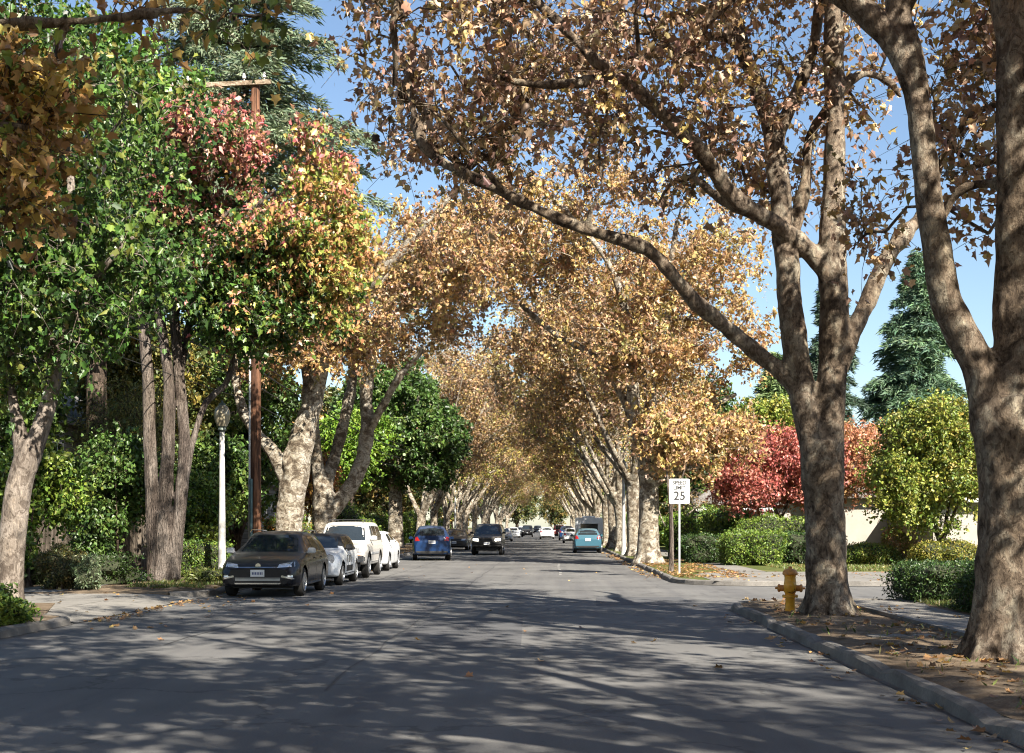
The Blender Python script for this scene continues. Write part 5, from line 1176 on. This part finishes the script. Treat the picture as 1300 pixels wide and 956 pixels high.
SIGNW = simple('sign_white', (.78, .78, .76), .45, 0, .5, 0, .04); SIGNK = simple('sign_black', (.02, .02, .02), .5)
def text_mesh(body, size, name, mat, parent, loc, thick=.003, sx=1.0, weight=0):
    c = bpy.data.curves.new(name, 'FONT'); c.body = body; c.size = size; c.align_x = 'CENTER'; c.align_y = 'CENTER'; c.extrude = thick; c.offset = weight
    o = bpy.data.objects.new(name, c); COL.objects.link(o); dg = bpy.context.evaluated_depsgraph_get()
    me = bpy.data.meshes.new_from_object(o.evaluated_get(dg)); bpy.data.objects.remove(o); bpy.data.curves.remove(c)
    o = link(name, me, mat, parent); o.location = loc; o.rotation_euler = (R(90), 0, 0); o.scale = (sx, 1, 1); return o
def speed_sign(loc):
    r = empty('speed_limit_sign', loc); tag(r, 'white speed limit 25 sign on a thin metal post by the far right kerb corner', 'road sign')
    m = MB(); m.box((0, .02, 1.4), (.06, .04, 2.8)); m.build('post', GALV, r, bevel=.006)
    m = MB(); vs = []; W2, H2, rr = .315, .385, .04; poly = [(cx + rr * math.cos(R(a)), cz + rr * math.sin(R(a))) for cx, cz, a0 in ((W2 - rr, H2 - rr, 0), (-W2 + rr, H2 - rr, 90), (-W2 + rr, -H2 + rr, 180), (W2 - rr, -H2 + rr, 270)) for a in (a0, a0 + 30, a0 + 60, a0 + 90)]
    k = len(poly); m.add([(x, -.006, z + 2.56) for x, z in poly] + [(x, -.002, z + 2.56) for x, z in poly], [tuple(range(k)), tuple(range(2 * k - 1, k - 1, -1))] + [(i, (i + 1) % k, k + (i + 1) % k, k + i) for i in range(k)]); f = m.build('sign_face', SIGNW, r)
    b = MB(); x, z, t = W2 - .022, H2 - .022, .012
    for cx, cz, dx, dz in ((0, z, 2 * x, t), (0, -z, 2 * x, t), (x, 0, t, 2 * z - t), (-x, 0, t, 2 * z - t)): b.box((cx, -.0085, cz + 2.56), (dx, .003, dz))
    b.build('border', SIGNK, f)
    text_mesh('SPEED', .165, 'lettering', SIGNK, f, (0, -.009, 2.56 + .26), .0015, .95, .006); text_mesh('LIMIT', .165, 'lettering', SIGNK, f, (0, -.009, 2.56 + .105), .0015, .98, .006)
    text_mesh('25', .37, 'lettering', SIGNK, f, (0, -.009, 2.56 - .15), .0015, 1.0, .008)
    m = MB(); [m.lathe([(.012, -.016), (.012, -.007)], (0, 0, z_), 8, 'Y') for z_ in (2.88, 2.22)]; m.build('bolt', GALV, r)
speed_sign((3.95, 41.3, ZV))
LAMPW = simple('lamp_post_paint', (.43, .42, .39), .6, 0, .4, 0, .3, 5, .2, 25); GLOBE = simple('lamp_glass', (.30, .26, .18), .25, 0, .5, .3, .12, 6)
CAPM = simple('lamp_cap_metal', (.10, .12, .10), .5, .3, .5)
def lamp(loc, label, h=4.25, grp=None):
    r = empty('street_lamp', loc); tag(r, label, 'street lamp', grp)
    m = MB(); m.lathe([(.15, -.1), (.15, .12), (.12, .16), (.108, .5), (.085, h * .5), (.07, h - .25), (.065, h - .15)], n=16); m.build('post', LAMPW, r, smooth=True)
    m = MB(); m.lathe([(.075, h - .15), (.12, h - .1), (.10, h - .04), (.13, h)], n=16); m.build('collar', CAPM, r, smooth=True)
    m = MB(); m.lathe([(.13, h + .002), (.19, h + .12), (.225, h + .30), (.215, h + .42), (.17, h + .52), (.10, h + .58)], n=20); m.build('lamp_globe', GLOBE, r, smooth=True)
    m = MB(); m.lathe([(.10, h + .582), (.09, h + .62), (.03, h + .65), (.012, h + .72)], n=14); m.build('finial', CAPM, r, smooth=True); return r
l0 = lamp((-9.05, 36.8, ZV - .02), 'white concrete street lamp with acorn globe beside the black wagon')
for x, y, t, g in ((3.72, 69, 'street lamp on the right kerb in front of the grouped sycamore trunks', None), (-8.9, 124, 'far street lamp on the left verge behind the oncoming car', None), (3.75, 132, 'far street lamp on the right verge near the small cars', None)):
    o = copy_tree(l0); o.location = (x, y, ZV - .02); tag(o, t)
# young tree beside the sign
rg2 = np.random.default_rng(77)
loc = (3.83, 42.8, ZV); lb = [[(0, 0, -.1, .11), (0, 0, .1, .085), (.01, 0, 1.2, .075), (-.02, 0, 2.2, .06)], [(-.02, 0, 2.1, .055), (-.12, 0, 3.0, .04), (-.2, .1, 4.2, .02)], [(-.02, 0, 2.1, .05), (.3, 0, 2.9, .03), (.6, .1, 3.8, .015)]]
tree('young_tree', loc, lb, ellipsoid_pts([(0, 0, 4.1, .9, .9, 1.0)], 34, rg2, .1), GOLD, None, BARK_GREY, rg2, 78, 'slim young street tree standing just left of the speed limit sign', voxel=.02, rough=.006, size=.14, per_twig=8, tl=.45, sides=4, attach_from=1.8, r_tip=.004, flare=.25)
# small bare magnolia behind the sign, under the porch
rg2 = np.random.default_rng(79)
lb = [[(0, 0, -.1, .14), (0, 0, .6, .1), (.05, 0, 1.1, .09)], [(.05, 0, 1, .06), (.6, 0, 1.8, .05), (1.4, .1, 2.5, .03), (2.0, .1, 2.7, .015)], [(.05, 0, 1, .06), (-.4, 0, 1.8, .04), (-.7, .1, 2.8, .015)], [(.4, 0, 1.5, .04), (1.2, -.1, 1.9, .03), (2.0, -.1, 2.1, .012)]]
tree('bare_tree', (5.6, 63, ZV), lb, ellipsoid_pts([(.6, 0, 2.7, 1.6, 1.0, .7)], 40, rg2, .1), [(.3, .2, .08)], None, BARK_PALE, rg2, 79, 'small nearly bare pale-branched tree between the white trunk and the porch', voxel=.02, rough=.01, size=.1, per_twig=1, tl=.5, sides=4, attach_from=.9)

# ------------------------------------------------------------------ utility pole and wires
POLEM = bark('pole_wood', [(.07, .035, .022), (.14, .07, .042), (.22, .11, .065)], bump=.4, scale=(5, 5, .3)); XARM = bark('crossarm_wood', [(.20, .15, .10), (.32, .25, .18), (.40, .33, .25)], bump=.3, scale=(2, 5, 5))
PORC = simple('porcelain', (.5, .5, .48), .2); PVC = simple('conduit_grey', (.48, .48, .46), .5)
px_, py_ = -9.5, 43.0
pole = empty('utility_pole', (px_, py_, ZV)); tag(pole, 'reddish wooden utility pole behind the street lamp, crossarm high above the red crown', 'utility pole')
m = MB(); m.lathe([(.19, -.2), (.185, 1), (.165, 8), (.14, 15.68), (.12, 15.74)], n=16); m.build('pole_shaft', POLEM, pole, smooth=True)
m = MB(); m.box((-.35, -.17, 15.65), (3.4, .11, .14), rx=0); xa = m.build('crossarm', XARM, pole); xa.rotation_euler = (0, R(-3), 0)
m = MB(); [m.lathe([(.02, 15.72), (.02, 15.78), (.06, 15.80), (.065, 15.86), (.04, 15.90), (.05, 15.93), (.02, 15.97)], (x, -.17, 0), 10) for x in (-1.8, -1.3, .5, 1.15)]; i_ = m.build('insulator', PORC, pole, smooth=True); i_.rotation_euler = (0, R(-3), 0)
m = MB(); m.box((-.05, -.16, 6.95), (1.25, .09, .11)); m.build('crossarm', XARM, pole)
m = MB(); m.tube([(-.17, -.12, 0), (-.165, -.12, 3.5), (-.15, -.11, 7.5)], .035, 8); m.build('conduit', PVC, pole)
m = MB(); m.tube([(-.1, -.2, 0), (-.1, -.2, 3)], .05, 8); m.build('cable_guard', simple('guard_teal', (.06, .12, .13), .5), pole)
m = MB(); m.lathe([(.0, 7.0), (.16, 7.02), (.17, 7.5), (.1, 7.55)], (.25, -.25, 0), 12); m.build('cable_box', PLAS, pole, smooth=True)
WIRE = simple('black_cable', (.015, .015, .016), .6)
def wire(a, b, sag, r, label, ends=()):
    pts = [(a[0] + (b[0] - a[0]) * t, a[1] + (b[1] - a[1]) * t, a[2] + (b[2] - a[2]) * t - sag * 4 * t * (1 - t)) for t in np.linspace(0, 1, 24)]
    tag(MB().tube(pts, r, 6).build('overhead_cable', WIRE, smooth=True), label, 'cable')
for i, (z0, z1, x0, r, lb_) in enumerate([(7.05, 7.4, -11.6, .018, 'uppermost of the low black cables sloping from the left edge to the pole'), (6.75, 7.15, -11.6, .026, 'thick second black cable sloping from the left edge to the pole'), (6.2, 6.8, -11.4, .014, 'thin third cable from the left edge crossing the sweetgum stems'), (5.6, 6.3, -11.3, .012, 'lowest thin cable crossing the sweetgum stems')]):
    wire((x0, 3, z1 - .1), (px_ - .1, py_ - .2, z0), .25, r, lb_)
    wire((px_ - .1, py_ - .2, z0), (px_ - .2, 100, z0 + .2), .5, r, ['uppermost', 'thick second', 'thin third', 'lowest thin'][i] + ' cable running on from the pole behind the left sycamores')
for i, x in enumerate((-1.8, 1.15)): wire((px_ + x, py_ - .17, 15.98 + ZV), (px_ + x, 100, 15.6), .8, .01, 'high wire running off from the %s end of the top crossarm' % ('garden' if x < 0 else 'street'))

# ------------------------------------------------------------------ houses
def shingles(name, col, row=.2, bw=.3):
    m, t, o = nt(name); b = N(t, 'ShaderNodeBsdfPrincipled'); b.inputs['Roughness'].default_value = .85
    br = N(t, 'ShaderNodeTexBrick'); br.inputs['Scale'].default_value = 1; br.inputs['Brick Width'].default_value = bw; br.inputs['Row Height'].default_value = row; br.inputs['Mortar Size'].default_value = .012
    br.inputs['Color1'].default_value = (*col, 1); br.inputs['Color2'].default_value = (*[c * .72 for c in col], 1); br.inputs['Mortar'].default_value = (*[c * .3 for c in col], 1)
    L(t, coords(t, (1, 1, 1), 'UV'), br.inputs['Vector']); n = noise_tex(t, 4, 5, .6, coords(t)); r = ramp(t, n.outputs['Fac'], [(.3, (.75, .74, .72)), (.7, (1.1, 1.1, 1.1))])
    L(t, mix(t, br.outputs['Color'], r.outputs[0], 1, 'MULTIPLY'), b.inputs['Base Color']); bp = N(t, 'ShaderNodeBump'); bp.inputs['Strength'].default_value = .5; bp.inputs['Distance'].default_value = .02
    L(t, br.outputs['Fac'], bp.inputs['Height']); L(t, bp.outputs[0], b.inputs['Normal']); L(t, b.outputs[0], o.inputs[0]); return m
ROOFG = shingles('grey_shingles', (.24, .225, .21)); ROOFB = shingles('brown_shingles', (.20, .17, .15)); SIDING = shingles('grey_clapboard', (.30, .31, .32), .16, 40)
STUC = simple('white_stucco', (.34, .31, .27), .9, 0, .2, 0, .08, 2, .3, 40); TRIM = simple('white_trim', (.74, .73, .70), .6, 0, .3, 0, .04); TAN = simple('tan_door_wood', (.20, .12, .075), .7, 0, .3, 0, .25, 5)
def roof_mesh(name, w, d, z, h, over, mat, parent, hip=0, cx=0, cy=0, ax='x', th=.12):
    """gable (hip=0) or hipped roof with real thickness; ridge along ax"""
    W2, D2 = w / 2 + over, d / 2 + over
    if ax == 'x': A = [(-W2, -D2), (W2, -D2), (W2, D2), (-W2, D2)]; rd = [(-W2 + hip, 0), (W2 - hip, 0)]; faces = [(0, 1, 5, 4), (2, 3, 4, 5), (1, 2, 5), (3, 0, 4)]
    else: A = [(-W2, -D2), (W2, -D2), (W2, D2), (-W2, D2)]; rd = [(0, -D2 + hip), (0, D2 - hip)]; faces = [(3, 0, 4, 5), (1, 2, 5, 4), (0, 1, 4), (2, 3, 5)]
    vs = [(x + cx, y + cy, z) for x, y in A] + [(x + cx, y + cy, z + h) for x, y in rd]; lo = [(x, y, zz - th) for x, y, zz in vs]
    fs = faces + [tuple(i + 6 for i in reversed(f)) for f in faces] + [(i, i + 6, (i + 1) % 4 + 6, (i + 1) % 4) for i in range(4)]
    o = MB().add(vs + lo, fs).build(name, mat, parent); me = o.data; uv = me.uv_layers.new(name='UVMap')
    for p in me.polygons:
        n = p.normal; u = Vector((0, 0, 1)).cross(n); u = u.normalized() if u.length > .01 else Vector((1, 0, 0)); v = n.cross(u)
        for li in p.loop_indices: co = me.vertices[me.loops[li].vertex_index].co; uv.data[li].uv = (co.dot(u), co.dot(v))
    return o
def wall_uv(o):
    me = o.data; uv = me.uv_layers.new(name='UVMap')
    for p in me.polygons:
        for li in p.loop_indices: co = me.vertices[me.loops[li].vertex_index].co; uv.data[li].uv = (co.x + co.y, co.z)
def window(parent, x, y, z, w, h, face='y', s=-1, mull=1):
    def bx(m, u, v, du, dv, dep, t):
        m.box((x + u, y + s * dep, z + v) if face == 'y' else (x + s * dep, y + u, z + v), (du, t, dv) if face == 'y' else (t, du, dv))
    m = MB(); bx(m, 0, 0, w, h, .012, .02); f = m.build('window', GLASS, parent)
    m = MB(); t = .07
    for u, v, du, dv in ((0, h / 2 + t / 2, w + 2 * t, t), (-w / 2 - t / 2, 0, t, h), (w / 2 + t / 2, 0, t, h)): bx(m, u, v, du, dv, .03, .055)
    for k in range(mull): bx(m, -w / 2 + w * (k + 1) / (mull + 1), 0, .035, h, .028, .02)
    m.build('frame', TRIM, f); m = MB(); bx(m, 0, -h / 2 - .04, w + .24, .07, .05, .1); m.build('sill', TRIM, f)
# white house on the right, garage gable showing between maple and garden tree
h = empty('white_house', (17.5, 64, Z)); tag(h, 'white stucco house with grey-brown roof behind the garden tree, right of the hydrant trunk', 'house')
m = MB(); m.box((1.5, 3.1, 1.45), (12.6, 8, 2.9)); m.build('wall', STUC, h); m = MB(); m.box((2.2, -3.2, 1.35), (6.0, 4.5, 2.7)); m.build('garage_wall', STUC, h)
roof_mesh('roof', 12.6, 8, 2.93, 1.9, .6, ROOFB, h, 3.5, 1.5, 3.1); roof_mesh('garage_roof', 6.0, 4.5, 2.73, 1.1, .55, ROOFB, h, 2.2, 2.2, -3.2, 'y')
m = MB(); m.box((2.2, -6.02, 2.64), (7.12, .05, .2)); m.build('fascia', TRIM, h)
m = MB(); m.box((2.9, -5.47, 1.1), (2.6, .05, 2.15)); g = m.build('garage_door', TRIM, h); m = MB(); [m.box((2.9, -5.5, .5 + .5 * k), (2.5, .02, .03)) for k in range(4)]; m.build('panel_groove', SIGNK, g)
m = MB(); m.box((-1.4, -3.4, 1.25), (.9, .1, 2.4)); m.build('door', TAN, h); window(h, 4.8, -5.45, 1.5, .7, 1)
# porch house further left
h = empty('porch_house', (10.4, 76, Z)); tag(h, 'pale house with white porch post and grey eave, between the golden boughs and the maple', 'house')
m = MB(); m.box((2.5, 4.2, 1.4), (9, 6, 2.8)); m.build('wall', STUC, h); roof_mesh('roof', 9, 6, 2.83, 1.6, .5, ROOFG, h, 2.6, 2.5, 4.2)
m = MB(); m.box((-.2, -.2, 2.42), (4.2, 3.2, .16)); m.build('porch_roof', ROOFG, h); m = MB(); m.box((-.2, -1.85, 2.42), (4.4, .08, .2)); m.build('fascia', TRIM, h)
for x in (-1.9, -.6, 1.6): m = MB(); m.box((x, -1.6, 1.18), (.24, .24, 2.32)); m.box((x, -1.6, .08), (.34, .34, .16)); m.build('porch_post', TRIM, h)
window(h, 1.8, 1.2, 1.4, 1.4, 1.2); m = MB(); m.box((-.3, 1.17, 1.1), (1, .06, 2.1)); m.build('door', TAN, h)
# grey two-storey house at the left behind the trees
h = empty('grey_house', (-23, 52, Z)); tag(h, 'grey shingled two-storey house glimpsed through the trees at the left edge', 'house')
m = MB(); m.box((0, 0, 2.7), (9, 9, 5.4)); o = m.build('wall', SIDING, h); wall_uv(o); roof_mesh('roof', 9, 9, 5.43, 3.6, .5, ROOFG, h, 0, 0, 0, 'y'); roof_mesh('dormer_roof', 3, 4, 6.4, 1.2, .3, ROOFG, h, 0, 2.4, -3.0, 'y')
m = MB(); m.prism([(-4.5, -4.5), (4.5, -4.5), (4.5, -4.4), (-4.5, -4.4)], 5.4, 5.5); m.add([(-4.45, -4.5, 5.4), (4.45, -4.5, 5.4), (0, -4.5, 8.7), (-4.45, -4.4, 5.4), (4.45, -4.4, 5.4), (0, -4.4, 8.7)], [(0, 1, 2), (5, 4, 3), (0, 2, 5, 3), (1, 4, 5, 2), (0, 3, 4, 1)]); o = m.build('gable_wall', SIDING, h); wall_uv(o)
for x in (-2, 2.2): window(h, x, -4.53, 4.1, 1.1, 1.3); window(h, x, -4.53, 1.5, 1.4, 1.3)
window(h, 4.53, -2, 4, 1, 1.2, 'x', 1); window(h, 4.53, 2, 4, 1, 1.2, 'x', 1)
h = empty('pale_house', (-17.2, 62, Z)); tag(h, 'pale low house behind the trunks of the three-stemmed sweetgum', 'house')
m = MB(); m.box((0, 0, 1.7), (8, 7, 3.4)); o = m.build('wall', SIDING, h); wall_uv(o); roof_mesh('roof', 8, 7, 3.43, 1.9, .5, ROOFG, h, 2.4); window(h, 1, -3.53, 1.8, 1.6, 1.3); window(h, -2.4, -3.53, 1.8, 1, 1.3)
# garden fence along the left behind the shrubs
FEN = bark('fence_wood', [(.08, .065, .05), (.14, .115, .09), (.19, .16, .13)], bump=.3, scale=(3, 3, .4))
f = empty('garden_fence', (-14.9, 30, Z)); tag(f, 'dark board fence behind the shrubs on the left', 'fence')
m = MB(); [m.box((0, k * .16, .85), (.022, .15, 1.7)) for k in range(150)]; m.build('board_panel', FEN, f)
for k in range(10): m = MB(); m.box((.07, k * 2.6 + .07, .9), (.1, .1, 1.9)); m.build('post', FEN, f)

# ------------------------------------------------------------------ light, sky, camera
EL, AZ = 37.0, 32.0
w = bpy.data.worlds.new('World'); scene.world = w; w.use_nodes = True; t = w.node_tree; t.nodes.clear()
sky = t.nodes.new('ShaderNodeTexSky'); sky.sky_type = 'NISHITA'; sky.sun_disc = False; sky.sun_elevation = R(EL); sky.sun_rotation = R(180 - AZ); sky.air_density = 1.0; sky.dust_density = .6; sky.ozone_density = 2.0
bg = t.nodes.new('ShaderNodeBackground'); bg.inputs['Strength'].default_value = .06; ow = t.nodes.new('ShaderNodeOutputWorld'); t.links.new(sky.outputs[0], bg.inputs[0]); t.links.new(bg.outputs[0], ow.inputs[0])
sd_ = bpy.data.lights.new('sun', 'SUN'); sd_.energy = 5.0; sd_.angle = R(.53); sd_.color = (1, .93, .82); so = bpy.data.objects.new('sun', sd_); COL.objects.link(so)
dirv = Vector((-math.sin(R(AZ)) * math.cos(R(EL)), math.cos(R(AZ)) * math.cos(R(EL)), -math.sin(R(EL)))); so.rotation_euler = dirv.to_track_quat('-Z', 'Y').to_euler(); so.location = (20, -30, 40)
cd = bpy.data.cameras.new('camera'); co_ = bpy.data.objects.new('camera', cd); COL.objects.link(co_); co_.location = (0, 0, CH); co_.rotation_euler = (R(90), 0, 0)
cd.sensor_width = 36; cd.lens = FP / 1300 * 36; cd.shift_x = -(HX - 650) / 1300; cd.shift_y = (HY - 478) / 1300; cd.clip_end = 3000; cd.clip_start = .1
scene.camera = co_
vs_ = scene.view_settings; vs_.view_transform = 'Standard'; vs_.look = 'None'; vs_.gamma = 1; vs_.use_curve_mapping = False; vs_.exposure = 1.6
cy = scene.cycles; cy.max_bounces = 6; cy.diffuse_bounces = 3; cy.glossy_bounces = 2; cy.transmission_bounces = 4; cy.transparent_max_bounces = 4; cy.caustics_reflective = False; cy.caustics_refractive = False
cy.filter_width = 1.1; cy.use_denoising = True; cy.denoiser = 'OPENIMAGEDENOISE'; cy.sample_clamp_indirect = 6
print('total', time.time() - T0, 'faces', sum(len(m_.polygons) for m_ in bpy.data.meshes))
